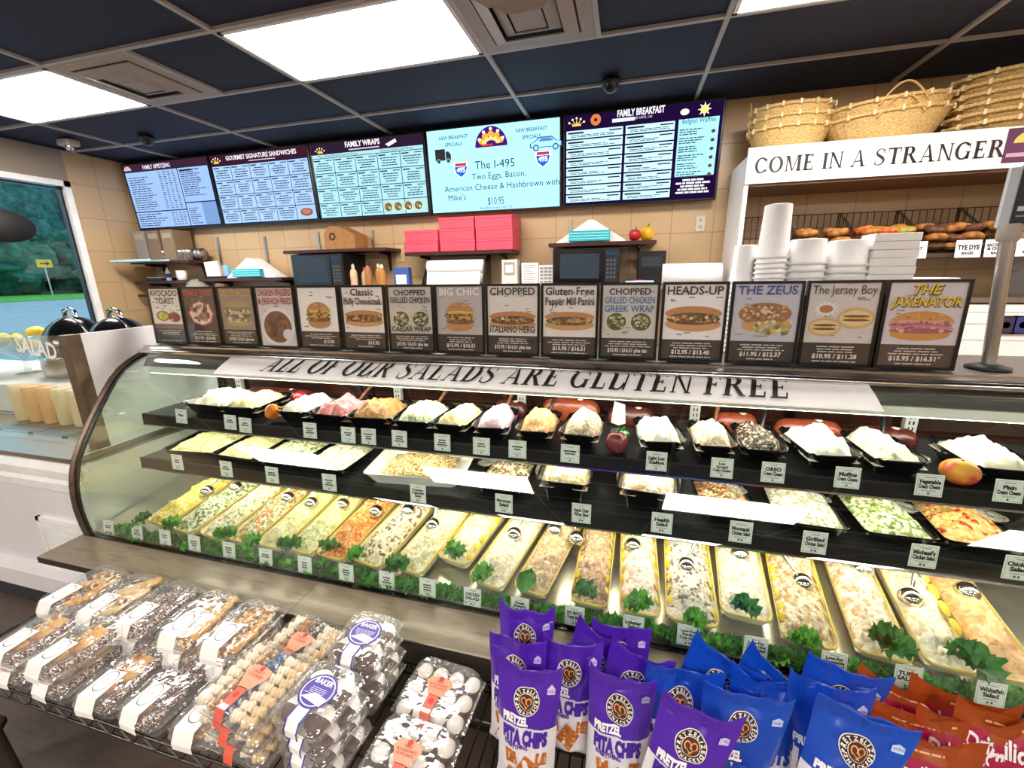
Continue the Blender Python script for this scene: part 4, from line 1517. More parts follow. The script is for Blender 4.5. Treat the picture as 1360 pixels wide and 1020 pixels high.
PL = [  # front px, back px, material, description
    (205, 697, 283, 640, 'egg salad', 'yellow egg salad platter at the window end of the deck'),
    (239, 707, 315, 646, 'herb salad', 'dark green and white chopped salad platter, second from the window end'),
    (275, 715, 350, 650, 'white herb', 'white herb flecked salad platter, third from the window end'),
    (312, 724, 384, 655, 'vegetable mix', 'salad platter with orange and green flecks, fourth from the window end'),
    (350, 732, 420, 660, 'slaw', 'pale slaw platter, fifth from the window end'),
    (390, 740, 458, 664, 'pale green', 'pale green salad platter just before the orange carrot one'),
    (431, 747, 500, 668, 'carrot', 'orange carrot salad platter'),
    (478, 754, 545, 676, 'mushroom', 'cream salad with dark mushroom bits, right of the orange carrot platter'),
    (529, 768, 594, 684, 'cream salad', 'cream salad platter second to the right of the carrot platter'),
    (598, 752, 646, 690, 'chicken salad', 'short pale platter set further back with round parsley at its front'),
    (635, 787, 694, 695, 'white tuna', 'pale chicken salad platter behind the chicken salad card'),
    (694, 799, 746, 702, 'tan tuna', 'tan tuna platter with one flat dark leaf, honey mustard card'),
    (780, 812, 796, 706, 'pink tuna', 'brownish tuna platter behind the no mayo card'),
    (851, 831, 848, 712, 'lobster', 'white lobster salad platter behind the lobster card'),
    (920, 837, 912, 722, 'speckled tuna', 'white salad platter with dark specks, right of the lobster one'),
    (991, 826, 982, 730, 'white tuna', 'short white tuna platter set further back, under the two tone shelf edge'),
    (1080, 872, 1050, 742, 'vegetable tuna', 'beige tuna platter behind the low-fat vegetable card'),
    (1182, 888, 1130, 752, 'plain tuna', 'broad pale tuna platter left of the tuna salad card'),
    (1280, 912, 1206, 768, 'whitefish', 'white salad platter with lemon slices and a big kale leaf'),
    (1375, 930, 1275, 778, 'salmon salad', 'smooth orange salmon salad platter at the right edge of the photo'),
]
PLAT = []
for i, (fx, fy, bx_, by_, mt, lab) in enumerate(PL):
    f, k_ = P(fx, fy, 'z', .565), P(bx_, by_, 'z', .635)
    y0, y1 = max(1.092, f.y), 1.68
    l = (y1 - y0) / 2
    sl_ = (k_.x - f.x) / max(.3, k_.y - f.y)
    xm = f.x + sl_ * ((y0 + y1) / 2 - f.y)
    rz = -math.atan(sl_)
    PLAT.append([xm, (y0 + y1) / 2, l, rz, mt, lab])
for i, pl in enumerate(PLAT):
    gaps = []
    if i:
        gaps.append(pl[0] - PLAT[i - 1][0])
    if i + 1 < len(PLAT):
        gaps.append(PLAT[i + 1][0] - pl[0])
    pl.append(max(.055, min(.088, min(gaps) / 2 - .008)))
for i, (xm, ym, l, rz, mt, lab, w) in enumerate(PLAT):
    t = thing('salad_platter', lab, 'platter', (xm, ym, deck_z(ym) + .012), group='long salad platters on the deck', rot=(.158, 0, rz))
    b = MB()
    rg = [rring(w * .8, l * .94, .02, 0), rring(w * .9, l * .97, .022, .016), rring(w, l, .026, .036), rring(w * 1.01, l * 1.0, .026, .041), rring(w * .955, l * .98, .024, .037), rring(w * .86, l * .95, .02, .012), rring(w * .76, l * .92, .02, .006)]
    n_ = len(rg[0])
    loft(b, rg[:3], 'dish cream', wav=.0)
    loft(b, rg[2:5], 'rim yellow', cap0=False, wav=.0025)
    loft(b, rg[4:], 'dish cream', cap0=False)
    b.add(rg[-1], [tuple(range(n_))], 'dish cream')
    b.build('dish', t)
    heap(w * .95, l * .972, .026, .038, mt, 58 if 'tuna' in mt else 66, .013, i, 34, 90, slope=.002).build('salad', t)
    # lemon slices tucked along the back
    b = MB()
    rr = random.Random(i)
    for k in range(7 if i in (0, 3, 4, 8, 10, 18, 19) else 4):
        b.lathe([(.001, -.002), (.017, -.002), (.019, 0), (.017, .002), (.001, .002)], 'lemon', 12, T=TR((rr.uniform(-.75, .75) * w, 1.50 - ym + rr.uniform(-.035, .03), .068), rx=rr.uniform(-.8, .2), ry=rr.uniform(-.6, .6)))
    if i == 18:
        for k in range(8):
            b.lathe([(.001, -.002), (.019, -.002), (.021, 0), (.019, .002), (.001, .002)], 'lemon', 12, T=TR((w * .8, l * (-.6 + .2 * k), .062), rx=.3, ry=.7))
    if i in (12, 13, 14, 16, 9):
        for sg in (-1, 1):
            for k in range(9):
                b.lathe([(.001, -.001), (.012, -.001), (.0135, 0), (.012, .001), (.001, .001)], 'lemon', 10, T=TR((sg * w * rr.uniform(.82, .9), l * (-.82 + .17 * k + rr.uniform(-.05, .05)), .043), rx=rr.uniform(-.2, .4), ry=sg * rr.uniform(.9, 1.3)))
    b.build('lemon_slices', t)


# ---------------------------------------------------------------- leafy garnish
def ruffle(b, m, r, seed, T, n=22, rows=5, curl=.5, stem=True):
    rr = random.Random(seed)
    ph = rr.uniform(0, 6)

    def fn(u, v):
        a = -2.2 + 4.4 * u
        q = r * (.15 + .85 * v) * (1 - .25 * abs(a) / 2.2)
        fz = v * v * r * .3 * math.sin(u * 38 + ph) + v * r * curl * (.5 + .3 * math.sin(u * 9 + ph))
        q *= 1 + .1 * v * math.sin(u * 55 + ph)
        return T @ Vector((q * math.sin(a), q * math.cos(a), fz))
    b.grid(fn, n * 2, rows, m)


def garnish(kind, seed, r):
    b = MB()
    rr = random.Random(seed)
    if kind == 'leaf':
        def fn(u, v):
            a = 2 * u - 1
            w_ = r * .62 * math.sin(min(1, v * 1.06) * PI) ** .6
            return (a * w_, r * 1.9 * v - r * .9, .008 + .25 * r * a * a + .06 * r * math.sin(v * 17 + a * 3) * abs(a) + .3 * r * v * (1 - v))
        b.grid(fn, 12, 16, 'kale dark')
        b.tube([(0, -r * 1.0, .006), (0, r * .7, .012 + .05 * r)], .0018, '#6a9a58', 5)
    else:
        n = 9 if kind == 'parsley' else 5
        m = 'kale' if kind == 'parsley' else 'kale dark'
        for k in range(n):
            a = 2 * PI * k / n + rr.uniform(-.3, .3)
            ruffle(b, m, r * rr.uniform(.55, .85), seed * 13 + k, TR((.25 * r * math.cos(a), .25 * r * math.sin(a), .004 + .25 * r * rr.random()), rx=rr.uniform(.1, .7), rz=a), n=16, rows=5)
    return b


GP = {k: [garnish(k, s_, .04) for s_ in (1, 2, 3)] for k in ('parsley', 'kale', 'leaf')}
GM = {}
GR = [(190, 694, 'kale', .9, 'dark kale tuft on the yellow egg salad at the window end'), (228, 700, 'parsley', .8, 'parsley tuft on the dark green chopped salad'), (300, 716, 'parsley', 1, 'bright parsley tuft on the white herb salad'),
      (338, 724, 'parsley', .9, 'parsley tuft on the orange flecked salad'), (385, 728, 'kale', 1, 'kale tuft on the pale slaw'), (437, 733, 'kale', 1, 'dark kale tuft at the foot of the orange carrot salad'),
      (474, 741, 'parsley', .8, 'parsley tuft on the mushroom salad'), (528, 754, 'kale', .95, 'round dark kale tuft on the cream salad'), (603, 739, 'parsley', 1, 'round parsley tuft on the short platter set back'),
      (642, 770, 'parsley', .95, 'parsley sprig on the chicken salad'), (700, 778, 'leaf', 1.05, 'single flat dark green leaf on the tan tuna'), (775, 792, 'kale', .95, 'blue-green kale leaf on the no mayo tuna'),
      (848, 810, 'parsley', 1, 'bright parsley tuft on the lobster salad'), (922, 826, 'parsley', .75, 'parsley tuft on the white speckled tuna'), (986, 812, 'kale', 1, 'kale tuft on the short white tuna platter'),
      (1068, 858, 'parsley', .9, 'yellow green parsley on the beige vegetable tuna'), (1182, 860, 'kale', 1.15, 'long kale sprig on the broad pale tuna'), (1283, 884, 'kale', 1.35, 'big dark kale leaf on the white salad with lemon slices')]
for i, (px, py, kd, sc, lab) in enumerate(GR):
    q = P(px, py, 'z', .605)
    dz = deck_z(q.y) + .012 + .056
    q = P(px, py, 'z', dz)
    o = GP[kd][i % 3].build('salad_garnish', None, (q.x, q.y, dz + .002))
    sc *= 1.2
    o.scale = (sc, sc, sc)
    o.rotation_euler = (.2, 0, i * 1.9 if kd != 'leaf' else -.15)
    tag(o, lab, 'garnish', 'leafy garnishes on the salads')
b = MB()
rr = random.Random(3)
for k in range(520):
    x = CX0 + .1 + (CX1 - CX0 - .2) * k / 519
    ruffle(b, 'kale dark' if k % 5 else 'kale', rr.uniform(.02, .03), k, TR((x, rr.uniform(1.062, 1.092), .521 + rr.uniform(0, .01)), rx=rr.uniform(-.2, .7), rz=rr.uniform(-2, 2)), n=9, rows=3)
tag(b.build('kale_lining'), 'strip of dark green kale lining the front of the deck', 'kale', kind='stuff')


# ---------------------------------------------------------------- scoops
def scoop_mb():
    b = MB()
    b.lathe([(.03 * math.sin(a), .03 - .03 * math.cos(a)) for a in [PI * .5 * k / 8 for k in range(9)]] + [(.028 * math.sin(a), .03 - .028 * math.cos(a)) for a in [PI * .5 * k / 8 for k in range(8, -1, -1)]], 'scoop steel', 20, T=TR((0, 0, .03), rx=PI))
    h = MB()
    h.tube([(0, .028, .02), (0, .05, .03), (0, .09, .045), (0, .15, .058)], [.005, .006, .009, .009], 'scoop steel', 8)
    g = MB()
    g.tube([(.012, .045, .03), (.02, .06, .034), (.012, .075, .042)], .0025, 'scoop steel', 5)
    return b, h, g


SCP = [(275, 650, 'scoop standing in the yellow egg salad'), (313, 645, 'scoop at the back of the dark green chopped salad'), (382, 659, 'scoop at the back of the orange flecked salad'), (413, 666, 'scoop at the back of the pale slaw'), (455, 668, 'scoop in the pale green salad'),
       (499, 677, 'scoop in the orange carrot salad'), (542, 676, 'scoop at the back of the mushroom salad'), (575, 695, 'scoop in the cream salad right of the mushrooms'), (683, 707, 'scoop pressed into the chicken salad'), (737, 701, 'scoop at the back of the tan tuna'),
       (766, 712, 'scoop leaning between the tan and the brownish tuna'), (841, 722, 'scoop in the lobster salad'), (912, 748, 'scoop in the white speckled tuna'), (983, 733, 'scoop at the back of the short white tuna'), (1066, 770, 'scoop with a long handle in the beige vegetable tuna'),
       (1146, 752, 'scoop at the back of the broad pale tuna'), (1210, 790, 'scoop with its round back up in the lemon edged white salad'), (1285, 782, 'scoop at the back of the orange salmon salad')]
sb, shh, sg = scoop_mb()
first = None
for i, (px, py, lab) in enumerate(SCP):
    q = P(px, py, 'z', .67)
    y = min(1.56, q.y)
    dz = deck_z(y) + .078
    q = P(px, py, 'z', dz + .012)
    lab = 'round steel ' + lab
    rot = (.25, 0, (-.5, .15, .35, .1)[i % 4] + (.45 if i == 14 else 0))
    if first is None:
        first = thing('serving_scoop', lab, 'scoop', (q.x, q.y, dz), group='steel scoops in the salads', rot=rot)
        sb.build('bowl', first)
        shh.build('handle', first)
        sg.build('trigger', first)
    else:
        dup(first, lab, (q.x, q.y, dz), rot)

# ---------------------------------------------------------------- bowls on the upper shelf
spec('plain cream', ['#f2ead6', '#ebe0c6', '#f8f2e4'], .4, 0, 60, .5)
spec('white cream', ['#f6f2ea', '#eee6d8', '#ffffff'], .4, 0, 60, .5)
spec('strawberry', ['#dc8c90', '#cc7078', '#eab0ae'], .4, 0, 60, .5)
spec('tan spread', ['#b88a5c', '#a57648', '#c89e70'], .45, 0, 70, .6)
spec('scallion', ['#eee9d4', '#c8d0a4', '#f4f0e0', '#e8e2cc', '#94a868'], .4, 0, 120, .5, 'chop')
spec('yellow cream', ['#eedfb4', '#e6d29c', '#f4e8c8'], .4, 0, 70, .5)
spec('lilac spread', ['#dcbccc', '#cfa4ba', '#ead2dc'], .4, 0, 70, .5)
spec('orange tan', ['#dcae80', '#cc9660', '#e8c49c'], .4, 0, 80, .5)
spec('pink speck', ['#d8b8a4', '#c8a08c', '#e4ccb8', '#a8a080'], .4, 0, 130, .5, 'chop')
spec('lox', ['#eedfcc', '#e2c4a4', '#f4ead8', '#e0b48c'], .4, 0, 100, .5, 'chop')
spec('crumb', ['#2a1c16', '#4a3428', '#7a6252', '#1c120e', '#c8b8a8'], .5, 0, 150, .6, 'chop')
spec('veg cream', ['#f2edd8', '#e6dfc0', '#f6f2e4', '#c4c494'], .4, 0, 120, .5, 'chop')
BW = [(297, 524, 62, 'plain cream', 'pale cream heap at the window end of the upper shelf'), (338, 535, 50, 'yellow cream', 'pale yellow heap in the second bowl, left of the orange pepper'), (408, 538, 42, 'white cream', 'white heap in the bowl left of the pink strawberry one'),
      (455, 537, 56, 'strawberry', 'pink strawberry spread bowl'), (503, 544, 58, 'tan spread', 'brown tan spread bowl right of the pink strawberry bowl'), (561, 545, 56, 'scallion', 'pale scallion flecked bowl right of the brown spread'),
      (610, 552, 48, 'yellow cream', 'pale yellow bowl left of the lilac spread'), (658, 553, 48, 'lilac spread', 'lilac pink spread bowl'), (716, 556, 50, 'orange tan', 'orange tan spread bowl right of the lilac one'),
      (775, 562, 54, 'pink speck', 'tall pinkish speckled heap left of the dark red pepper'), (874, 569, 62, 'white cream', 'broad white cream bowl right of the dark red pepper'), (943, 583, 56, 'lox', 'cream and tan lox spread bowl left of the dark crumb bowl'),
      (1007, 579, 62, 'crumb', 'dark chocolate crumb spread bowl'), (1088, 588, 76, 'white cream', 'bright white bowl right of the dark crumb bowl'), (1174, 594, 78, 'veg cream', 'vegetable flecked cream bowl left of the peach'), (1312, 600, 100, 'plain cream', 'wide cream cheese bowl at the right edge, behind the peach')]
S1Z = .969
for i, (px, py, wpx, mt, lab) in enumerate(BW):
    q = P(px, py + 4, 'y', 1.43)
    a, c = P(px - wpx / 2, py, 'y', 1.43), P(px + wpx / 2, py, 'y', 1.43)
    w = min((c.x - a.x) / 2 * .95, .125)
    l = .115
    t = thing('cream_cheese_bowl', 'black bowl, ' + lab, 'bowl', (q.x, 1.445, S1Z), group='black bowls on the upper shelf', rot=(0, 0, (-.06, .08, .0)[i % 3]))
    b = MB()
    rg = [rring(w * .72, l * .8, .02, 0), rring(w * .85, l * .9, .024, .02), rring(w, l, .03, .05), rring(w * 1.06, l * 1.04, .032, .056), rring(w * .98, l * .97, .03, .052), rring(w * .8, l * .86, .024, .02)]
    loft(b, rg, 'melamine', wav=.003)
    b.add(rg[-1], [tuple(range(len(rg[0])))], 'melamine')
    b.build('bowl', t)
    heap(w * .93, l * .93, .03, .05 if i not in (9,) else .06, mt, 60, .011, 30 + i, 36, 36, 3.0, dome=.3, lump=.5 if i != 9 else .2).build('spread', t)
    if i in (5, 8, 11, 12, 14, 3, 7):
        MB().tube([(w * .3, l * .4, .06), (w * .55, l * .8, .105), (w * .7, l * 1.15, .14)], [.006, .007, .009], 'bread dark' if i % 2 else 'black', 7).build('spoon_handle', t)


spec('cured meat', ['#8a3a26', '#a84a2c', '#6a2418'], .35, 0, 30, .2, coat=.4)
spec('dark meat', ['#4a1a18', '#6a2a24', '#3a1214'], .35, 0, 30, .2, coat=.4)
for px0, px1, py0, mt, lab in ((322, 420, 517, 'dark meat', 'dark red wrapped meat behind the tomato on the upper shelf'), (655, 700, 532, 'dark meat', 'dark red wrapped meat behind the lilac spread bowl'), (718, 800, 528, 'cured meat', 'orange red slab behind the tall pinkish heap'), (806, 872, 540, 'dark meat', 'long dark red slab behind the dark red pepper'),
                               (950, 1010, 548, 'cured meat', 'reddish slab behind the lox spread bowl'), (1030, 1125, 556, 'cured meat', 'orange brown slab behind the bright white bowl'), (1135, 1225, 570, 'dark meat', 'dark red slab behind the vegetable cream bowl')):
    a, c = P(px0, py0, 'y', 1.63), P(px1, py0, 'y', 1.63)
    t = thing('wrapped_meat', lab, 'meat', ((a.x + c.x) / 2, 1.645, S1Z), group='meats behind the cream cheese bowls')
    w, h = (c.x - a.x) / 2, max(.05, a.z - S1Z)
    MB().grid(lambda u, v: (w * (2 * u - 1), .035 * math.cos(PI * v) * (1 - (2 * u - 1) ** 6) ** .5 + .003 * noise.noise(Vector((u * 8, v * 5, px0))), (h * .5 + h * .5 * math.sin(PI * v * 2 - PI / 2) if False else h * math.sin(PI * v)) * (1 - (2 * u - 1) ** 6) ** .5), 24, 14, mt).build('slab', t)
    MB().lathe([(.001, 0), (.012, .001), (.012, .004), (.001, .005)], 'paper', 10, c=(w * .3, 0, h - .004)).build('tag', t)
o = MB().prism([(0, 0), (.03, -.01), (.055, .0), (.05, .075), (.01, .085)], 'y', -.004, .004, 'paper').build('paper_sheet', None, (P(812, 545, 'y', 1.60).x, 1.60, S1Z + .012))
tag(o, 'crumpled white paper standing behind the dark red pepper', 'paper')


def on_shelf(px, py, y, z):
    q = P(px, py, 'y', y)
    return q.x, y, z


x, y, z = on_shelf(360, 552, 1.335, S1Z)
pepper('orange_pepper', x - .02, y, z + .026, .03, 'orange pepper', 'orange bell pepper with a green stem on the upper shelf', rot=(-.1, 1.0, .2))
x, y, z = on_shelf(820, 588, 1.335, S1Z)
pepper('dark_red_pepper', x, y, z, .034, 'dark red pepper', 'dark red pepper with a green top lying on the upper shelf', rot=(-.15, 0, .3))
x, y, z = on_shelf(826, 573, 1.40, S1Z)
pepper('green_pepper', x, y, z + .005, .026, 'green pepper', 'small green pepper peeping over the dark red pepper')
x, y, z = on_shelf(391, 537, 1.46, S1Z)
o = MB().blob((0, 0, .03), (.03, .03, .028), 'red pepper', 10).build('tomato', None, (x, 1.5, z + .03))
tag(o, 'small red tomato behind the orange bell pepper', 'tomato')
spec('peach skin', ['#f2b848', '#ee9a3c', '#dc5038', '#c43a34'], .4, 0, 22)
t = thing('peach', 'orange and red peach on the upper shelf at the right', 'peach', on_shelf(1272, 635, 1.335, S1Z))


def pf(u, v):
    a, th = 2 * PI * u, PI * v
    q = .042 * math.sin(th) * (1 - .12 * math.exp(-((u - .72) * 14) ** 2))
    return (q * math.cos(a), q * math.sin(a), .035 - .035 * math.cos(th) - (.008 if v > .96 else 0))


MB().grid(pf, 28, 16, 'peach skin').build('flesh', t)
MB().tube([(0, 0, .058), (.002, 0, .07)], .003, '#5a3a20', 6).build('stem', t)

# ---------------------------------------------------------------- dishes on the middle shelf
spec('grain', ['#e0cc9a', '#b89c60', '#efe2c0', '#8a6a3c', '#d0b880'], .45, 0, 170, .7, 'chop')
spec('moroccan', ['#e8e2d0', '#7a8a50', '#b8463a', '#f0ecdc', '#a8b080', '#4a5a34'], .4, 0, 130, .7, 'chop')
spec('pasta white', ['#f2e8d2', '#e4d0a8', '#f6f0e2', '#d8b880'], .4, 0, 90, .7, 'chop')
spec('crab white', ['#f6f0e8', '#ecdccb', '#fbf8f2', '#e8b890'], .4, 0, 80, .7, 'chop')
spec('brown grain', ['#b8865c', '#8a5a3a', '#dcb48c', '#6a3c2a', '#e8d0b0'], .45, 0, 140, .7, 'chop')
spec('bean green', ['#eee8d4', '#6a8a3c', '#f4f0e0', '#9ab060', '#e0d8b8'], .4, 0, 110, .7, 'chop')
spec('chickpea', ['#d8b070', '#c89a58', '#e4c48c', '#b03a28', '#dcb878', '#d0a868'], .4, 0, 90, .8, 'chop')
spec('onion white', ['#f4f0ea', '#e8e0d4', '#fbf8f4', '#b0b088'], .4, 0, 110, .7, 'chop')
D2 = [(279, 580, 62, 'black', 'pale green', 'black dish of pale yellow salad at the window end of the middle shelf'), (338, 584, 56, 'black', 'slaw', 'small black dish of pale slaw, second on the middle shelf'), (393, 593, 62, 'black', 'herb salad', 'black dish of white and green salad, third on the middle shelf'),
      (452, 599, 62, 'black', 'onion white', 'black square dish of white salad left of the big white dish'), (562, 622, 118, 'white', 'grain', 'big white rectangular dish of brown grains on the middle shelf'), (674, 627, 62, 'black', 'moroccan', 'dish of colourful chopped salad with a spoon, right of the big white dish'),
      (753, 634, 66, 'bowl', 'pasta white', 'deep black bowl heaped with pale pasta on the middle shelf'), (860, 644, 76, 'bowl', 'crab white', 'deep black bowl heaped with white crab salad on the middle shelf'), (960, 655, 74, 'black', 'brown grain', 'black dish of brown grain salad under the lox card'),
      (1062, 674, 92, 'black', 'onion white', 'black dish of white chopped salad left of the green bean dish'), (1168, 683, 96, 'black', 'bean green', 'black dish of green and white beans with a spoon'), (1276, 693, 108, 'black', 'chickpea', 'black dish of chickpeas with red pieces')]
S2Z = .779
for i, (px, py, wpx, kd, mt, lab) in enumerate(D2):
    yc = 1.40 if kd != 'white' else 1.40
    q = P(px, py + 6, 'y', yc)
    a, c = P(px - wpx / 2, py, 'y', yc), P(px + wpx / 2, py, 'y', yc)
    w = (c.x - a.x) / 2 * .98
    l = .115
    h = .045 if kd == 'black' else .05 if kd == 'white' else .095
    fl = 1.0 if kd == 'bowl' else .9
    col = {'black': 'melamine', 'white': 'gloss white', 'bowl': 'melamine'}[kd]
    t = thing('salad_dish', lab, 'dish', (q.x, yc, S2Z), group='dishes on the middle shelf', rot=(.06, 0, (.1, -.05, .0, -.08)[i % 4]))
    b = MB()
    k0 = .72 if kd == 'bowl' else .82
    rg = [rring(w * k0, l * k0, .02, 0), rring(w * (k0 + .08), l * (k0 + .08), .022, h * .4), rring(w, l, .022, h), rring(w * 1.03, l * 1.03, .024, h + .003), rring(w * .96, l * .96, .02, h), rring(w * (k0 + .02), l * (k0 + .02), .02, .01)]
    loft(b, rg, col)
    b.add(rg[-1], [tuple(range(len(rg[0])))], col)
    b.build('dish', t)
    if kd == 'bowl':
        g = MB()
        loft(g, [rring(w * 1.02, l * 1.02, .024, h + .003), rring(w * 1.08, l * 1.08, .026, h + .03)], 'clear tub', cap0=False)
        g.build('clear_collar', t)
    s_ = .72 if kd == 'white' else .92
    heap(w * s_, l * s_, h * .72, .03 if kd != 'bowl' else .05, mt, 85, .008, 60 + i, 40, 40, 2.4, dome=.2 if kd != 'bowl' else .35, lump=.3).build('salad', t)
    if i in (5, 8, 9, 10, 11):
        s2 = thing('serving_spoon', 'clear serving spoon lying in the ' + ('colourful chopped salad', 'brown grain salad', 'white chopped salad', 'green and white beans', 'chickpeas')[(5, 8, 9, 10, 11).index(i)], 'spoon', (q.x - w * .2, yc - .01, S2Z + h + .046), group='clear spoons on the middle shelf', rot=(.02, 0, .7 if i != 5 else -.9))
        MB().lathe([(.001, .002), (.02, .004), (.026, .012), (.024, .012), (.018, .006), (.001, .004)], 'clear tub', 14, c=(0, -.06, 0), sy=1.3).build('bowl', s2)
        MB().tube([(0, -.03, .01), (0, .04, .016), (0, .1, .02)], [.004, .004, .006], 'clear tub', 6).build('handle', s2)
        if i == 5:
            t_ = 0


# ---------------------------------------------------------------- price cards
def price_card(px, py, plane, w, h, txt, lab, tilt, group):
    q = P(px, py, 'y', plane)
    t = thing('price_card', lab, 'price card', (q.x, plane, q.z - h), group=group, rot=(tilt, 0, 0))
    MB().box(-w, w, -.0015, 0, 0, 2 * h, 'card').build('card', t)
    pr = Print(flat((0, -.0015, h), lift=.0003))
    rnd_ = random.Random(px)
    for a in range(9):
        u = -w * .88 + a * w * 1.76 / 9
        for v in (-h * .9, h * .86):
            pr.rect(u, u + w * .12, v, v + h * .03, '#40484c', 1)
    for a in range(9):
        v = -h * .86 + a * h * 1.72 / 9
        for u in (-w * .9, w * .87):
            pr.rect(u, u + w * .03, v, v + h * .12, '#40484c', 1)
    pr.lines(-w * .5, w * .5, h * .76, h * .66, 1, '#70787c', 1, .6, 'c', rnd_)
    if txt:
        n = len(txt)
        big = .34 if n < 3 else .26
        v = h * (.1 + .16 * (n - 1))
        for k, s_ in enumerate(txt):
            pr.text(s_, 0, v - h * big * 1.3 * k - h * .1, h * big, '#101214', 1, w=w * 1.6, bold=.05)
    else:
        n = rnd_.choice((2, 3))
        pr.lines(-w * .66, w * .66, h * .42, h * (.42 - .28 * n), n, '#101214', 1, .62, 'c', rnd_)
    pr.lines(-w * .6, w * .6, -h * .42, -h * .58, 2, '#8a9296', 1, .5, 'c', rnd_)
    for u in ((-.14, .14) if group != 'cream cheese cards' else (0,)):
        pr.disc(u * w, -h * .74, h * .09, h * .09, '#30383c', 1, 10)
    pr.build('print', t)


G1, G2, G3 = 'cream cheese cards', 'middle shelf price cards', 'deck price cards'
C1 = [(240, 553, ('Plain',), 'small white card reading plain at the window end of the upper shelf'), (305, 561, None, 'white card under the first two upper bowls'), (325, 565, None, 'white card left of and below the orange bell pepper'), (411, 572, None, 'white card below the white bowl left of the strawberry spread'), (462, 578, None, 'white card below the pink strawberry bowl'),
      (489, 580, None, 'white card below the left edge of the brown spread bowl'), (530, 583, None, 'white card between the brown and the scallion bowls'), (587, 588, None, 'white card below the right edge of the scallion bowl'), (639, 593, None, 'white card below the pale yellow bowl left of lilac'), (687, 597, None, 'white card below and right of the lilac bowl'),
      (757, 603, None, 'white card below the tall pinkish speckled heap'), (872, 613, ('Light Lox', 'Scallion'), 'white card below the broad white bowl right of the dark red pepper'), (959, 622, ('Lox', 'Spread', 'Cream Cheese'), 'white card reading lox spread below the lox bowl'), (1027, 628, ('OREO', 'Cream Cheese'), 'white card below the dark chocolate crumb bowl'),
      (1126, 635, ('Muffins', 'Cream Cheese'), 'white card below the bright white bowl right of the crumb bowl'), (1235, 645, ('Vegetable', 'Cream Cheese'), 'white card reading vegetable cream cheese, left of the peach'), (1341, 653, ('Plain', 'Cream Cheese'), 'white card reading plain cream cheese at the right edge')]
for px, py, tx, lab in C1:
    price_card(px, py, 1.293, .031, .031, tx, lab, -.1, G1)
C2 = [(235, 614, None, 'white card at the window end of the middle shelf edge'), (300, 623, None, 'white card over the blue reflection, second on the middle shelf edge'), (361, 631, None, 'white card third on the middle shelf edge, below the green flecked dish'), (437, 641, None, 'white card below the black square dish of white salad'), (555, 656, ('Country', 'Vegetable', 'Salad'), 'white card below the big white dish of grains'),
      (669, 669, ('Moroccan', 'Salad'), 'white card reading moroccan salad'), (772, 682, ('Apple Cider', 'Wine Slaw'), 'white card reading apple cider slaw below the pasta bowl'), (879, 695, ('Health', 'Salad'), 'white card reading health salad'), (984, 707, ('Montauk', 'Chicken Salad'), 'white card reading montauk below the brown grain dish'), (1082, 721, ('Grilled', 'Chicken Salad'), 'white card below the white chopped salad, left of the michael card'),
      (1227, 739, ('Michael\'s', 'Chicken Salad'), 'white card reading michael on the middle shelf edge'), (1353, 755, ('Chicken', 'Salad'), 'white card cut off by the right edge of the photo')]
for px, py, tx, lab in C2:
    price_card(px, py, 1.243, .031, .034, tx, lab, -.06, G2)
C3 = [(143, 703, None, 'first white card in the window end corner of the deck'), (181, 709, None, 'white card in front of the yellow egg salad'), (218, 716, None, 'white card in front of the gap after the egg salad'), (257, 724, None, 'white card in front of the dark green chopped salad'), (303, 733, None, 'white card in front of the white herb salad'), (352, 742, None, 'white card in front of the orange flecked salad'),
      (404, 753, None, 'white card in front of the pale slaw'), (459, 763, None, 'white card in front of the orange carrot salad'), (513, 773, None, 'white card in front of the mushroom salad'), (567, 783, None, 'white card in front of the cream salad and the bare steel'), (627, 796, ('CHICKEN', 'SALAD'), 'white card reading chicken salad'), (690, 809, ('Honey', 'Mustard', 'Tuna Salad'), 'white card reading honey mustard tuna salad'),
      (763, 821, ('NO MAYO', 'Tuna Salad'), 'white card reading no mayo tuna salad'), (841, 834, ('Lobster', 'Salad'), 'white card reading lobster salad'), (914, 847, ('Low-Fat', 'Family', 'Tuna Salad'), 'white card reading low-fat family tuna salad'), (1004, 863, ('Low-Fat', 'Tomato Olive', 'Tuna Salad'), 'white low-fat card in front of the bare steel gap'), (1108, 884, ('Low-Fat', 'Vegetable', 'Tuna Salad'), 'white card reading low-fat vegetable tuna salad'),
      (1207, 903, ('TUNA', 'SALAD'), 'white card reading tuna salad in capitals'), (1317, 925, ('Whitefish', 'Salad'), 'white card reading whitefish salad')]
for px, py, tx, lab in C3:
    price_card(px, py - 2, 1.052, .029, .031, tx, lab, -.12, G3)
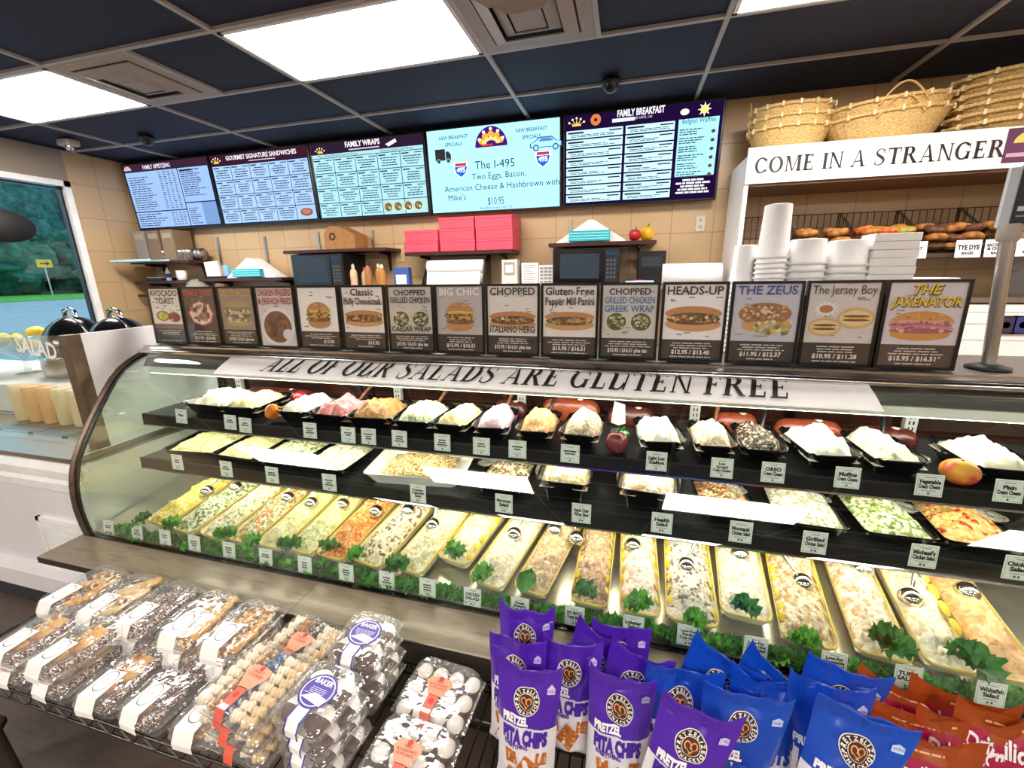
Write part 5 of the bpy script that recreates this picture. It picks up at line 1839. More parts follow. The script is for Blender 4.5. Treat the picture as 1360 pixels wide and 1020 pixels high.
# ================================================================ POSTERS ON THE CASE
FY = 1.50
spec('poster frame', ['#0a0a0c', '#101012'], .25)
spec('acrylic', ['#fbfbfb'], 0.0, kind='clear', f0=.05)
PO = [(202, 245, 'toast', ('AVOCADO', 'TOAST'), '#faf7f2', '#4a4a40', '#faf7f2', '', 'poster of avocado toast at the window end of the row'),
      (246, 291, 'bowl', ('FRENCH TOAST',), '#3a3030', '#c83a30', '#3a2c2c', '$13.95 / $14.42', 'poster with a red edged bowl, second from the window end'),
      (293, 341, 'stack', ('GRILLED MATZO',), '#9a8f82', '#d8a868', '#6a5f52', '$15.95 / $16.51 plus tax', 'grey brown poster of a tall sandwich, third from the window end'),
      (342, 394, 'plate', ('CHICKEN FINGERS', '& FRENCH FRIES'), '#e4e0e0', '#a82434', '#c0bab8', '', 'poster of a round plate with dark red lettering'),
      (396, 452, 'burger', ('',), '#ffffff', '#888888', '#e8e2de', '$13.95', 'poster of a sandwich on white, left of the cheesesteak poster'),
      (454, 513, 'hero', ('Classic', 'Philly Cheesesteak'), '#f4f2f0', '#202020', '#cfcac6', '$15.95', 'poster of the classic cheesesteak'),
      (515, 577, 'wraps', ('CHOPPED', 'GRILLED CHICKEN', 'CAESAR WRAP'), '#d8d4d0', '#202428', '#9a948e', '$15.95 / $16.51 plus tax', 'poster of the chopped chicken caesar wrap'),
      (578, 644, 'burger', ('BIG CHIC',), '#c4c0c0', '#ffffff', '#a8a4a4', '$15.95 / $16.51', 'poster of a big chicken sandwich'),
      (645, 717, 'hero', ('CHOPPED', 'ITALIANO HERO'), '#eeeae6', '#30302e', '#b8aa98', '$15.95 / $16.51 plus tax', 'poster of the chopped italiano hero'),
      (718, 795, 'hero', ('Gluten Free', 'Pepper Mill Panini'), '#f2efec', '#28282a', '#c8bfba', '$15.95 / $16.51', 'poster of the gluten free panini'),
      (796, 875, 'wraps', ('CHOPPED', 'GRILLED CHICKEN', 'GREEK WRAP'), '#dcd8d4', '#202428', '#a09a94', '$15.95 / $16.51 plus tax', 'poster of the chopped chicken greek wrap with blue lettering'),
      (877, 965, 'hero', ('HEADS-UP',), '#ffffff', '#181818', '#f2f0ef', '$12.95 / $13.40', 'poster of a cheese steak hero under the heads-up title'),
      (968, 1064, 'bagel', ('THE ZEUS',), '#ccd0dc', '#2c4c9c', '#b4b8c4', '$11.95 / $12.37', 'poster of a seeded bagel sandwich, third from the right end'),
      (1066, 1168, 'halves', ('The Jersey Boy',), '#dcd8d6', '#2a2a2c', '#c4bfbc', '$10.95 / $11.28', 'poster of two cut bagel halves, second from the right end'),
      (1170, 1283, 'roast', ('THE', 'JAKENATOR'), '#dcd8e4', '#f0d020', '#c8c4d0', '$15.95 / $16.51*', 'poster of a pink roast beef sandwich with yellow title, last in the row')]


def food(pr, kd, w, v0, v1, rnd_):
    """sandwich pictures as flat layered shapes between v0 and v1"""
    c = (v0 + v1) / 2
    h = (v1 - v0) / 2

    def arcs(u, v, ru, rv, m, k=3, top=True, n=16):
        pr.disc(u, v, ru, rv, m, k, n, a0=0 if top else PI, a1=PI if top else 2 * PI)

    def bits(u0, u1, a, b, cols_, n, s_, k=5):
        for _ in range(n):
            pr.disc(rnd_.uniform(u0, u1), rnd_.uniform(a, b), s_ * rnd_.uniform(.6, 1.3), s_ * rnd_.uniform(.5, 1), rnd_.choice(cols_), k, 7)
    if kd == 'toast':
        pr.disc(-w * .3, c, w * .45, h * .5, '#8a5a30', 3)
        pr.disc(-w * .3, c, w * .36, h * .4, '#d8d040', 4)
        bits(-w * .5, -w * .1, c - h * .2, c + h * .3, ['#f0ec80', '#a8b830'], 14, w * .08)
        pr.disc(w * .45, c - h * .1, w * .4, h * .5, '#9a4030', 3)
        bits(w * .2, w * .7, c - h * .4, c + h * .2, ['#7a2c24', '#f0e8d8', '#b86040'], 14, w * .09)
        pr.rect(-w, w, v0 - h * .2, v0 + h * .2, '#8a4a38', 2)
    elif kd == 'bowl':
        pr.disc(0, c, w * .84, h * .98, '#b83c30', 3, 8)
        pr.disc(0, c, w * .74, h * .88, '#f0e0cc', 4, 8)
        bits(-w * .55, w * .55, c - h * .65, c + h * .65, ['#e8c0b0', '#f4efe8', '#a83a3c', '#6a4038', '#d89070'], 46, w * .13)
    elif kd == 'stack':
        for k in range(6):
            pr.disc(0, v0 + h * (.35 + .27 * k), w * .8, h * .24, ('#c8a878', '#a89070', '#7a6a54', '#d8c8a0', '#8c8468', '#b89a6c')[k], 3 + k * .2, 18)
        bits(-w * .6, w * .6, c - h * .6, c + h * .3, ['#e8dcb8', '#6a6048', '#c0b080'], 40, w * .09, 6)
    elif kd == 'plate':
        pr.disc(0, c - h * .1, w * .95, h * 1.05, '#f2efec', 3, 28)
        pr.disc(0, c - h * .1, w * .78, h * .86, '#7a4c38', 4, 24)
        bits(-w * .5, w * .5, c - h * .6, c + h * .4, ['#6a3c2c', '#8a5c44', '#9a6c50'], 26, w * .18)
        pr.disc(w * .55, c - h * .5, w * .3, h * .3, '#e8e8f4', 6, 14)
    elif kd in ('burger', 'roast'):
        rw = w * (.62 if kd == 'burger' else .84)
        bun = '#c89058' if kd == 'burger' else '#d89848'
        arcs(0, c + h * .15, rw, h * .75, bun)
        pr.disc(0, c - h * .55, rw * .95, h * .42, bun, 3, 20)
        for k in range(4):
            pr.disc(rnd_.uniform(-.05, .05) * w, c + h * (.18 - .17 * k), rw * 1.02, h * .17, (('#e8c860', '#8a6034', '#e0b050', '#7a5a30') if kd == 'burger' else ('#e8a898', '#b86878', '#d08c90', '#a85868'))[k], 4 + .2 * k, 18)
        bits(-rw * .9, rw * .9, c - h * .35, c + h * .25, ['#6a4424', '#d8a860'] if kd == 'burger' else ['#c88090', '#a05060', '#e8b8b0'], 30, w * .07, 6)
        bits(-rw * .6, rw * .6, c + h * .35, c + h * .75, ['#e0b070', '#b87a40'], 12, w * .05, 6)
    elif kd == 'hero':
        pr.disc(0, c + h * .3, w * .95, h * .4, '#c88c4c', 3)
        pr.disc(0, c - h * .3, w * .95, h * .42, '#d8a464', 3)
        pr.disc(0, c, w * .9, h * .34, '#6a4028', 4)
        bits(-w * .8, w * .8, c - h * .2, c + h * .22, ['#e8b848', '#8a5030', '#f0e0b0', '#5a3420', '#c87a40', '#90a050'], 46, w * .075)
    elif kd == 'wraps':
        for u in (-w * .46, w * .46):
            pr.disc(u, c, w * .44, h * .74, '#e8dcc0', 3)
            pr.disc(u, c, w * .37, h * .64, '#4a5a28', 4)
            bits(u - w * .26, u + w * .26, c - h * .42, c + h * .42, ['#e8e0b0', '#6a8a38', '#c8d080', '#2c3c18', '#a06a50', '#f4f0d8'], 46, w * .06)
    elif kd == 'bagel':
        pr.disc(0, c + h * .3, w * .82, h * .6, '#a8703c', 3)
        bits(-w * .65, w * .65, c + h * .05, c + h * .75, ['#e0c090', '#7a4c24', '#c89860', '#f0e0c0'], 60, w * .045)
        pr.disc(w * .0, c + h * .42, w * .14, h * .1, '#e8d8b8', 6)
        pr.disc(w * .08, c - h * .38, w * .78, h * .3, '#d8a458', 4)
        bits(-w * .3, w * .8, c - h * .75, c - h * .12, ['#f0e4a8', '#e0c050', '#c8b878', '#8a9a58', '#f4ecc8'], 40, w * .1)
    elif kd == 'halves':
        for u, v, s_ in ((-.42, -.35, 1), (.45, .12, 1.1)):
            u, v = u * w, c + v * h
            pr.disc(u, v, w * .5 * s_, h * .5 * s_, '#d8b880', 3)
            pr.disc(u, v, w * .42 * s_, h * .36 * s_, '#ecd8a8', 4)
            for q in (-.1, .1):
                pr.disc(u, v + q * h, w * .36 * s_, h * .06, '#6a3c20', 5)
            pr.disc(u, v, w * .38 * s_, h * .05, '#e8c040', 6)
        pts = []
        for k in range(24):
            r_ = (.36 if k % 2 else .24)
            pts.append((-w * .45 + w * r_ * 1.05 * math.cos(k * PI / 12), c + h * .58 + h * r_ * 1.2 * math.sin(k * PI / 12)))
        pr.poly(pts, '#f4f4f2', 3)
        pr.disc(-w * .45, c + h * .58, w * .2, h * .2, '#b87a40', 5)


for i, (pa, pb, kd, ttl, bg, tc_, bg2, price, lab) in enumerate(PO):
    a, b_ = P(pa, 425, 'y', FY), P(pb, 425, 'y', FY)
    w = (b_.x - a.x) / 2 - .001
    h = .262
    t = thing('menu_poster', 'black framed ' + lab, 'poster', ((a.x + b_.x) / 2, FY, 1.2515), group='black framed sandwich posters on the case', rot=(-.03, 0, 0))
    f = MB()
    e = .0085
    for q in ((-w, w, 0, e), (-w, w, h - e, h), (-w, -w + e, e, h - e), (w - e, w, e, h - e)):
        f.box(q[0], q[1], -.006, .006, q[2], q[3], 'poster frame')
    f.box(-w, w, .002, .006, e, h - e, 'poster frame')
    f.box(-w * .7, w * .7, .006, .05, 0, .006, 'poster frame')
    f.build('frame', t)
    iw = w - e
    p = MB().box(-iw, iw, -.001, .002, e, h - e, bg)
    pr = Print(flat((0, -.001, 0), lift=.0004), p)
    rnd_ = random.Random(i)
    dark = '#26221f' if kd not in ('plate', 'roast') else ('#26221f' if kd == 'plate' else '#3a2a2c')
    vb = e + .066 if kd != 'plate' else e
    if kd != 'plate':
        pr.rect(-iw, iw, e, vb, dark, 1)
        pr.lines(-iw * .86, iw * .86, vb - .008, e + .034, 3, '#d8d4cc', 2, .4, 'c', rnd_)
        pr.lines(-iw * .7, iw * .7, e + .012, e + .005, 1, '#d8d4cc', 2, .5, 'c', rnd_)
        if price:
            pr.text(price, 0 if len(price) > 9 else iw * .4, e + .018, .013, '#f4f0e8', 2, w=iw * 1.5, bold=.03)
    # newspaper-like backdrop marks
    for _ in range(16):
        u, v = rnd_.uniform(-iw * .9, iw * .7), rnd_.uniform(vb + .01, h - e - .02)
        pr.rect(u, u + iw * rnd_.uniform(.1, .3), v, v + .004, '#9c9894' if bg[1] > '9' else '#8a8076', 1.5)
    food(pr, kd, iw, vb + .01, h - .085 if len(ttl) > 1 else h - .06, rnd_)
    v = h - e - .032
    cols_ = [tc_] * 3
    if 'GREEK WRAP' in ttl:
        cols_ = [tc_, '#2c7cb0', '#2c7cb0']
    for k, s_ in enumerate(ttl):
        if not s_:
            continue
        hh = .026 if len(ttl) < 3 else .021
        wd_ = iw * 1.84
        if kd == 'hero' and k == 1 and 'HERO' in s_:
            pr.text(s_, 0, vb + .012, .024, tc_, 8, w=wd_, bold=.02)
            continue
        if kd == 'wraps' and k == 2 and 'CAESAR' in s_:
            pr.text(s_, 0, vb + .008, .02, tc_, 8, w=wd_, bold=.02)
            continue
        if kd == 'roast':
            pr.text(s_, .0012, v - .0015, hh, '#2a2020', 7.5, w=wd_, bold=.06, shear=.25)
        pr.text(s_, 0, v, hh, cols_[k], 8, w=wd_, bold=.02 if kd != 'halves' else 0, shear=.25 if kd == 'roast' else 0)
        v -= hh * 1.35
    p.build('print', t)
    MB().box(-iw, iw, -.0065, -.0055, e * .8, h - e * .8, 'acrylic').build('cover', t)

# ================================================================ CUPS AND LIDS BEHIND THE POSTERS
CZ_ = 1.252


def cup_stack(x, y, r, n, pitch, hcup, label, taper=.82):
    """nested upside-down deli cups: every cup an object of its own"""
    for k in range(n):
        b = MB()
        b.lathe([(r, 0), (r * 1.09, .0), (r * 1.09, .007), (r, .009), (r * taper, hcup), (r * (taper - .06), hcup + .002), (.001, hcup + .001)], 'cup plastic', 18)
        o = b.build('deli_cup', None, (x, y, CZ_ + k * pitch))
        tag(o, label % ('topmost' if k == n - 1 else 'lowest' if k == 0 else 'one of the nested'), 'cup', label.replace('%s, ', '').replace('white cup', 'white cups'))


for px, r, n, pitch, hc, lab, tp in ((1021, .047, 21, .0165, .17, '%s, white cup of the tall stack left of the other cups', .86), (990, .042, 16, .0165, .13, '%s, white cup of the lower stack beside the tall stack', .86),
                                     (1066, .058, 15, .022, .08, '%s, white cup of the short wide stack right of the tall stack', .88), (1118, .06, 15, .0215, .08, '%s, white cup of the middle stack left of the paper stack', .88)):
    cup_stack(P(px, 372, 'y', 1.68).x, 1.68 if px != 990 else 1.73, r, n, pitch, hc, lab, tp)
t = thing('paper_stack', 'tall stack of white papers behind the bagel half poster', 'paper stack', (P(1174, 372, 'y', 1.68).x, 1.69, CZ_), rz=-.05)
b = MB()
for k in range(16):
    d = random.uniform(-.003, .003)
    b.rbox(-.06 + d, .06 + d, -.05, .05, k * .025, k * .025 + .024, 'paper', .002)
b.build('sheets', t)
t = thing('lid_tray', 'low white box behind the last poster', 'box', (P(1232, 372, 'y', 1.68).x, 1.70, CZ_))
MB().rbox(-.06, .06, -.06, .06, 0, .245, 'white', .004).build('carton', t)
MB().rbox(-.062, .062, -.062, .062, .245, .262, 'white', .004).build('lid', t)

# ================================================================ POS POLE
q = P(1312, 487, 'y', 1.56)
t = thing('register_screen', 'dark register screen on a silver pole at the right edge', 'register', (q.x, 1.56, 1.251))
MB().lathe([(.05, 0), (.05, .006), (.024, .014), (.02, .014)], 'matte black', 24).build('base', t)
tp_ = P(1338, 318, 'y', 1.56)
MB().tube([(0, 0, .01), (tp_.x - q.x, 0, tp_.z - 1.251)], .0165, 'steel', 16).build('pole', t)
MB().lathe([(.021, 0), (.025, .008), (.025, .04), (.021, .046)], 'vent', 18, c=(tp_.x - q.x, 0, tp_.z - 1.256)).build('collar', t)
s0, s1 = P(1328, 304, 'y', 1.53), P(1350, 216, 'y', 1.53)
sz0, sz1 = s0.z - 1.251, s1.z - 1.251
sx0 = s0.x - q.x
TS = TR((sx0 + .02, 0, sz0))
MB().rbox(-.008, .32, -.012, .024, .0, sz1 - sz0, '#b8bcc4', .012, T=TS).build('bezel', t)
hd = MB().rbox(.004, .312, -.02, .02, .008, sz1 - sz0 - .008, '#1c2230', .012, T=TS)
h_ = hd.build('screen_body', t)
pr = Print(flat((sx0 + .02, -.0205, sz0 - .455)))
pr.rect(.015, .3, .47, .66, '#141a28', 1)
pr.rect(.03, .09, .62, .632, '#4a6478', 2)
pr.rect(.02, .12, .575, .605, '#24344a', 2)
pr.rect(.012, .05, .50, .512, '#c8d0d8', 2)
pr.rect(.012, .12, .485, .489, '#8a94a0', 2)
pr.build('display', h_)

# ================================================================ SALAD STATION LEFT OF THE CASE
SX0, SX1, SY0, SY1 = -4.95, -2.215, 1.10, 2.0
t = thing('salad_station', 'white salad counter with a lettered sneeze guard, left of the deli case', 'counter', (0, 0, 0))
b = MB()
b.box(SX0, SX1, SY0 + .01, SY1, .1, .78, 'cabinet white')
b.build('cabinet', t)
MB().box(SX0, SX1, SY0 + .03, SY1 - .02, 0, .1, '#2a2a30').build('plinth', t)
b = MB()
b.prism([(SY0 + .012, .64), (SY0 - .006, .66), (SY0 - .012, .70), (SY0 + .012, .71)], 'x', SX0, SX1, 'gloss white')
b.prism([(SY0 + .012, .72), (SY0 - .02, .73), (SY0 - .026, .77), (SY0 - .01, .80), (SY0 + .012, .80)], 'x', SX0, SX1, 'gloss white')
b.build('front_moulding', t)
b = MB()
b.prism([(SY0 + .012, .1), (SY0 - .03, .1), (SY0 - .03, .19), (SY0 - .012, .225), (SY0 + .012, .23)], 'x', SX0, SX1, 'cabinet white')
b.box(SX0, SX1, SY0 - .028, SY0 + .012, .02, .1, '#2e2c36')
b.build('base_moulding', t)
MB().rbox(SX0, SX1, SY0 - .005, SY1, .80, .825, 'steel', .004).build('worktop', t)
vt = MB()
q0, q1 = P(48, 688, 'y', SY0), P(110, 700, 'y', SY0)
vx0, vx1, vz0, vz1 = q0.x, -2.25, q0.z - .21, q0.z + .01
for q in ((vx0, vx1, vz0, vz0 + .02), (vx0, vx1, vz1 - .02, vz1), (vx0, vx0 + .02, vz0, vz1), (vx1 - .02, vx1, vz0, vz1)):
    vt.box(q[0], q[1], SY0 - .004, SY0 + .012, q[2], q[3], 'gloss white')
for k in range(12):
    z = vz0 + .028 + k * (vz1 - vz0 - .05) / 12
    vt.box(vx0 + .02, vx1 - .02, SY0 - .001, SY0 + .012, z, z + .007, 'gloss white', T=None)
vt.box(vx0 + .015, vx1 - .015, SY0 + .006, SY0 + .0105, vz0 + .01, vz1 - .01, '#8a8686')
vt.build('louvre_panel', t)
GYs = 1.215
gz0, gz1 = .83, 1.325
gl_ = MB().box(SX0, SX1 - .05, GYs - .003, GYs + .003, gz0, gz1, 'glass').build('sneeze_guard', t)
pr = Print(flat((0, GYs - .0035, 0)))
sx_ = P(51, 472, 'y', GYs)
pr.text('SALAD', sx_.x, sx_.z, .07, '#fafaf8', 1, w=.25, bold=.025, rot=-.12)
pr.build('lettering', gl_)
MB().box(SX1 - .055, SX1 - .005, GYs - .02, GYs + .03, .825, 1.33, 'bronze').build('post', t)
MB().box(SX1 - .03, SX1 - .01, GYs + .03, SY1, .825, 1.33, 'cabinet white').build('side_panel', t)
b = MB()
for k in range(7):
    x = SX1 - .2 - k * .24
    for q in ((x - .12, x + .1, 1.26, 1.27), (x - .12, x + .1, 1.44, 1.45), (x - .12, x - .11, 1.26, 1.45), (x + .09, x + .1, 1.26, 1.45)):
        b.box(q[0], q[1], q[2], q[3], .825, .832, 'chrome')
    b.box(x - .11, x + .09, 1.27, 1.44, .8255, .827, '#70706a')
b.build('well_rim', t)
MB().rbox(SX0, SX1 - .1, 1.48, SY1, .826, .99, 'cabinet white', .004).build('rear_step', t)
tag(MB().heap if False else heap(.09, .07, .83, .02, 'kale', 60, .008, 91, 16, 16, 2.2).build('lettuce', None, (SX1 - .2, 1.355, .0)), 'chopped lettuce in the well behind the sneeze guard post', 'lettuce', kind='stuff')
spec('orange dressing', ['#dca468', '#e8b880'], .35)
spec('cream dressing', ['#dcc49c', '#e6d2ae'], .35)
for k, (px, c, lab) in enumerate(((2, 'cream dressing', 'tan dressing bottle at the left edge of the photo'), (30, 'orange dressing', 'first orange dressing bottle behind the salad guard, from the left'), (86 - 30, 'orange dressing', 'second, deeper orange dressing bottle behind the salad guard'), (56 + 22, 'cream dressing', 'cream dressing bottle right of the two orange ones'), (56 + 44, 'cream dressing', 'tan dressing bottle nearest the sneeze guard post'))):
    q = P(px * .8 + 2, 545, 'y', 1.5)
    t = thing('dressing_bottle', lab, 'bottle', (-3.085 + k * .11, 1.405, .8335), group='dressing bottles on the salad station')
    MB().lathe([(.036, 0), (.04, .006), (.04, .15), (.034, .165)], c, 18).build('body', t)
    MB().lathe([(.041, .15), (.041, .185), (.034, .19), (.001, .19)], c, 18).build('cap', t)
# domes
for k, (px, lab) in enumerate(((128, 'black and chrome dome warmer behind the salad lettering, left one'), (175, 'black and chrome dome warmer next to the stainless post, right one'))):
    t = thing('dome_warmer', lab, 'warmer', (-3.25 + k * .37, 1.80, .9905), group='dome warmers on the salad station')
    MB().lathe([(.17, 0), (.18, .02), (.18, .1)], 'steel', 28).build('base', t)
    MB().lathe([(.178 * math.cos(a), .1 + .25 * math.sin(a)) for a in [PI / 2 * j / 10 for j in range(11)]], 'melamine', 32).build('lid', t)
    MB().lathe([(.182, .1), (.184, .11), (.18, .125)], 'chrome', 32).build('rim', t)
    b = MB()
    b.tube([(-.05, 0, .345), (-.045, 0, .38), (0, 0, .395), (.045, 0, .38), (.05, 0, .345)], .012, 'chrome', 8)
    b.build('handle', t)
    MB().tube([(.18 * math.cos(a) * 1.0, -.02, .1 + .25 * math.sin(a)) for a in [PI / 2 * (.15 + .1 * j) for j in range(9)]], .006, 'chrome', 6).build('seam', t)
t = thing('lemon_bowl', 'clear footed bowl of yellow lemons on the salad station', 'bowl', (-3.62, 1.72, .9905))
MB().lathe([(.06, 0), (.055, .006), (.015, .012), (.014, .09), (.03, .1), (.1, .15), (.155, .24), (.15, .24), (.095, .155), (.001, .11)], 'clear tub', 28).build('bowl', t)
rr = random.Random(5)
for k in range(13):
    a = k * 2.4
    r_ = .035 * (k % 4) if k < 8 else .09
    z = .17 + (.045 if k >= 8 else .0) + .02 * (k % 3)
    o = MB().blob((0, 0, 0), (.038, .028, .028), 'lemon', 8, .06, 60).build('lemon', None, (-3.62 + r_ * math.cos(a), 1.72 + r_ * math.sin(a), .9905 + z))
    o.rotation_euler = (0, rr.uniform(-.4, .4), rr.uniform(0, 3))
    tag(o, 'yellow lemon in the clear footed bowl', 'lemon', 'lemons in the clear bowl')
# ================================================================ WIRE RACK
RX0, RX1, RY0, RY1, RZ = -1.93, 1.28, .535, .885, .43
t = thing('wire_rack', 'low chrome wire rack holding cookies and chips in front of the case', 'rack', (0, 0, 0))
b = MB()
n = 110
for i in range(n):
    x = RX0 + .01 + (RX1 - RX0 - .02) * i / (n - 1)
    b.tube([(x, RY0, RZ), (x, RY1, RZ)], .0022, 'wire', 4)
for y in (RY0 + .1, RY0 + .25):
    b.tube([(RX0, y, RZ - .005), (RX1, y, RZ - .005)], .003, 'wire', 5)
b.build('deck_wires', t)
b = MB()
for y in (RY0, RY1):
    for z in (RZ + .001, RZ - .036):
        b.tube([(RX0, y, z), (RX1, y, z)], .0036, 'wire', 6)
    k = 0
    x = RX0
    pts = []
    while x <= RX1 - .04:
        pts += [(x, y, RZ - .002), (x + .026, y, RZ - .034), (x + .04, y, RZ - .034), (x + .066, y, RZ - .002)]
        x += .08
    b.tube(pts, .0026, 'wire', 4)
for x in (RX0, RX1):
    for z in (RZ + .001, RZ - .036):
        b.tube([(x, RY0, z), (x, RY1, z)], .0036, 'wire', 6)
b.build('edge_truss', t)
for x in (RX0 + .014, -.3, RX1 - .014):
    for y in (RY0 + .016, RY1 - .016):
        MB().lathe([(.016, 0), (.018, .004), (.0125, .02), (.0125, RZ - .002)], 'wire', 12, c=(x, y, 0)).build('leg', t)
RT = RZ + .0025

# black chair at the lower left corner
t = thing('black_chair', 'black chair corner and leg at the lower left edge', 'chair', (-1.78, .30, 0))
MB().rbox(-.2, .2, -.2, .2, .36, .40, 'matte black', .02).build('seat', t)
for sx in (-1, 1):
    for sy in (-1, 1):
        MB().tube([(sx * .17, sy * .17, .36), (sx * .185, sy * .185, 0)], [.02, .015], '#3a3630', 8).build('leg', t)

# ---------------------------------------------------------------- cookie boxes
spec('cookie gold', ['#d0903c', '#e2aa58', '#eec486'], .55, 0, 60, .4)
spec('cookie pale', ['#e2bf86', '#ecd2a4', '#d4a868'], .55, 0, 60, .4)
spec('cookie choc', ['#6a4640', '#8a6660', '#eee2dc', '#55342e', '#d8c4bc', '#4a2a26'], .5, 0, 320, .5, 'chop')
spec('cookie nut', ['#c89a60', '#8a5a30', '#e8cfa0', '#a87440', '#f0e4cc'], .55, 0, 120, .5, 'chop')
spec('cookie brown', ['#a8703c', '#c08a50', '#8a5428'], .5, 0, 60, .4)
spec('cookie white', ['#ecdcc0', '#f6ecd8', '#e0c8a0'], .5, 0, 60, .3)
spec('cookie black', ['#241a1a', '#362624', '#e8e0d8', '#2c1e1c'], .5, 0, 140, .5, 'chop')
spec('cookie blue', ['#3a6c9a', '#2c5480', '#5c8cb4', '#e0d8cc'], .5, 0, 120, .5, 'chop')
spec('label paper', ['#f4f1ee', '#fbfaf8'], .5)


def shell(w, l, h0, h1, m='clear plastic'):
    """clear clamshell: tray half and domed lid half"""
    a, b_ = MB(), MB()
    loft(a, [rring(w * .86, l * .9, .02, 0), rring(w * .9, l * .93, .022, h0 * .3), rring(w * .96, l * .97, .026, h0), rring(w, l, .028, h0 + .001), rring(w, l, .028, h0 + .003)], m)
    loft(b_, [rring(w, l, .028, h0 + .004), rring(w * .965, l * .97, .026, h0 + .0045), rring(w * .93, l * .945, .026, h0 + (h1 - h0) * .6), rring(w * .86, l * .9, .03, h1 - .003), rring(w * .8, l * .86, .026, h1)], m, cap0=False, cap1=True)
    # pressed ribs along the rim
    for i in range(14):
        y = -l * .8 + 1.6 * l * i / 13
        for sx in (-1, 1):
            b_.box(sx * w - .003, sx * w + .003, y - .003, y + .003, h0 + .003, h0 + .009, m)
    return a, b_


CK = {}


def cookie_mesh(kind, k=0):
    key = (kind, k)
    if key not in CK:
        b = MB()
        if kind == 'log':
            b.blob((0, 0, 0), (.036, .014, .013), 'cookie choc', 8, .25, 70, k)
        elif kind == 'gold':
            b.blob((0, 0, 0), (.028, .021, .012), 'cookie gold', 8, .12, 60, k)
        elif kind == 'twist':
            for q in range(3):
                b.blob((-.02 + q * .02, .004 * (q - 1), 0), (.015, .017, .012), 'cookie gold', 6, .3, 90, k + q)
        elif kind == 'nut':
            b.blob((0, 0, 0), (.026, .02, .013), 'cookie nut', 8, .35, 80, k)
        elif kind == 'round':
            b.blob((0, 0, 0), (.03, .03, .01), 'cookie brown', 8, .15, 50, k)
        elif kind == 'plate':
            b.blob((0, 0, 0), (.05, .052, .012), 'cookie pale', 9, .25, 60, k)
        CK[key] = b
    return CK[key]


LAYOUT = {  # kind, x, y, z(relative), rz
    'mixed': [('gold', 0, .045, 0, 0), ('gold', .0, .0, .002, .4), ('twist', -.03, -.05, 0, .3), ('log', .035, .06, 0, 1.45), ('log', .038, -.01, 0, 1.6), ('nut', -.034, .055, 0, .9), ('nut', -.035, .01, 0, .2), ('log', .03, -.065, 0, 1.2)],
    'nuts': [('nut', -.03, .06, 0, .2), ('nut', .0, .065, .004, 1.0), ('nut', .032, .06, 0, 2.0), ('twist', -.03, .02, 0, .8), ('nut', .005, .015, .005, .3), ('twist', .034, .012, 0, 1.7), ('nut', -.03, -.03, 0, .6), ('nut', .004, -.04, .004, .2), ('twist', .034, -.04, 0, 1.2), ('nut', .01, -.075, 0, .2)],
    'plates': [('plate', 0, .035, 0, 0), ('plate', 0, -.035, .004, .7), ('twist', .03, .07, .01, .4), ('twist', -.02, -.01, .012, .1), ('nut', .02, -.03, .013, .9)],
    'choc': [('log', -.03, .06, 0, 1.5), ('log', 0, .06, .004, 1.6), ('log', .032, .055, 0, 1.5), ('log', -.03, -.01, 0, 1.6), ('log', .0, -.015, .004, 1.5), ('log', .032, -.02, 0, 1.55), ('round', -.02, -.07, 0, 0), ('log', .03, -.075, 0, 1.2)],
    'stripe': [('twist', .03, .065, 0, 1.4), ('twist', .034, .03, 0, 1.5), ('twist', .034, -.005, 0, 1.5), ('twist', .034, -.04, 0, 1.6), ('nut', -.03, .06, 0, .2), ('log', -.03, .0, 0, 1.6), ('nut', -.005, .03, 0, .5), ('gold', -.03, -.06, 0, .4), ('nut', .03, -.075, 0, .2)],
    'rounds': [('round', -.03, .055, 0, 0), ('round', .03, .05, 0, 0), ('nut', 0, .02, .006, .4), ('round', -.03, -.005, 0, 0), ('nut', .03, -.01, 0, .8), ('nut', -.03, -.06, 0, .4), ('round', .02, -.06, .003, 0)],
}


def strap(u, l, h0, h1, wv=.03):
    """white paper strap folded over the lid and down the front"""
    b = MB()
    ps = [(-.01, h1 + .0015), (-l * .88, h1 + .0012), (-l * .965, h0 + (h1 - h0) * .55), (-l - .004, h0 + .002), (-l - .004, h0 - .016)]
    vs = [(u + s_ * wv, y, z) for y, z in ps for s_ in (-1, 1)]
    b.add(vs, [(2 * i, 2 * i + 2, 2 * i + 3, 2 * i + 1) for i in range(len(ps) - 1)], 'label paper')
    pr = Print(lambda a, c, k=1: Vector((u + a, c, h1 + .0015 + .0005 * k)), b)
    c = -l * .42
    pr.disc(0, c, .024, .03, '#2c2c32', 1, 26, r0=.93)
    pr.text('~', 0, c, .012, '#8a8a90', 1)
    pr.lines(-.01, .01, c + .004, c - .006, 2, '#a0a0a6', 1, .3, 'c')
    return b


def cookie_box(x, y, z, kind, lab, rz=0.0, w=.075, l=.105, grp='cookie assortment boxes on the rack', seed=0):
    h0, h1 = .026, .058
    t = thing('cookie_box', lab, 'cookie box', (x, y, z), rz, grp)
    a, b_ = shell(w, l, h0, h1)
    a.build('tray', t)
    b_.build('lid', t)
    strap(-.012, l, h0, h1).build('paper_label', t)
    rr = random.Random(seed)
    for i, (kd, cx, cy, cz, r_) in enumerate(LAYOUT[kind]):
        o = cookie_mesh(kd, (i + seed) % 3).build('cookie', t, (cx * w / .075, cy * l / .105, .03 + cz))
        o.rotation_euler = (rr.uniform(-.2, .2), rr.uniform(-.2, .2), r_)
    return t


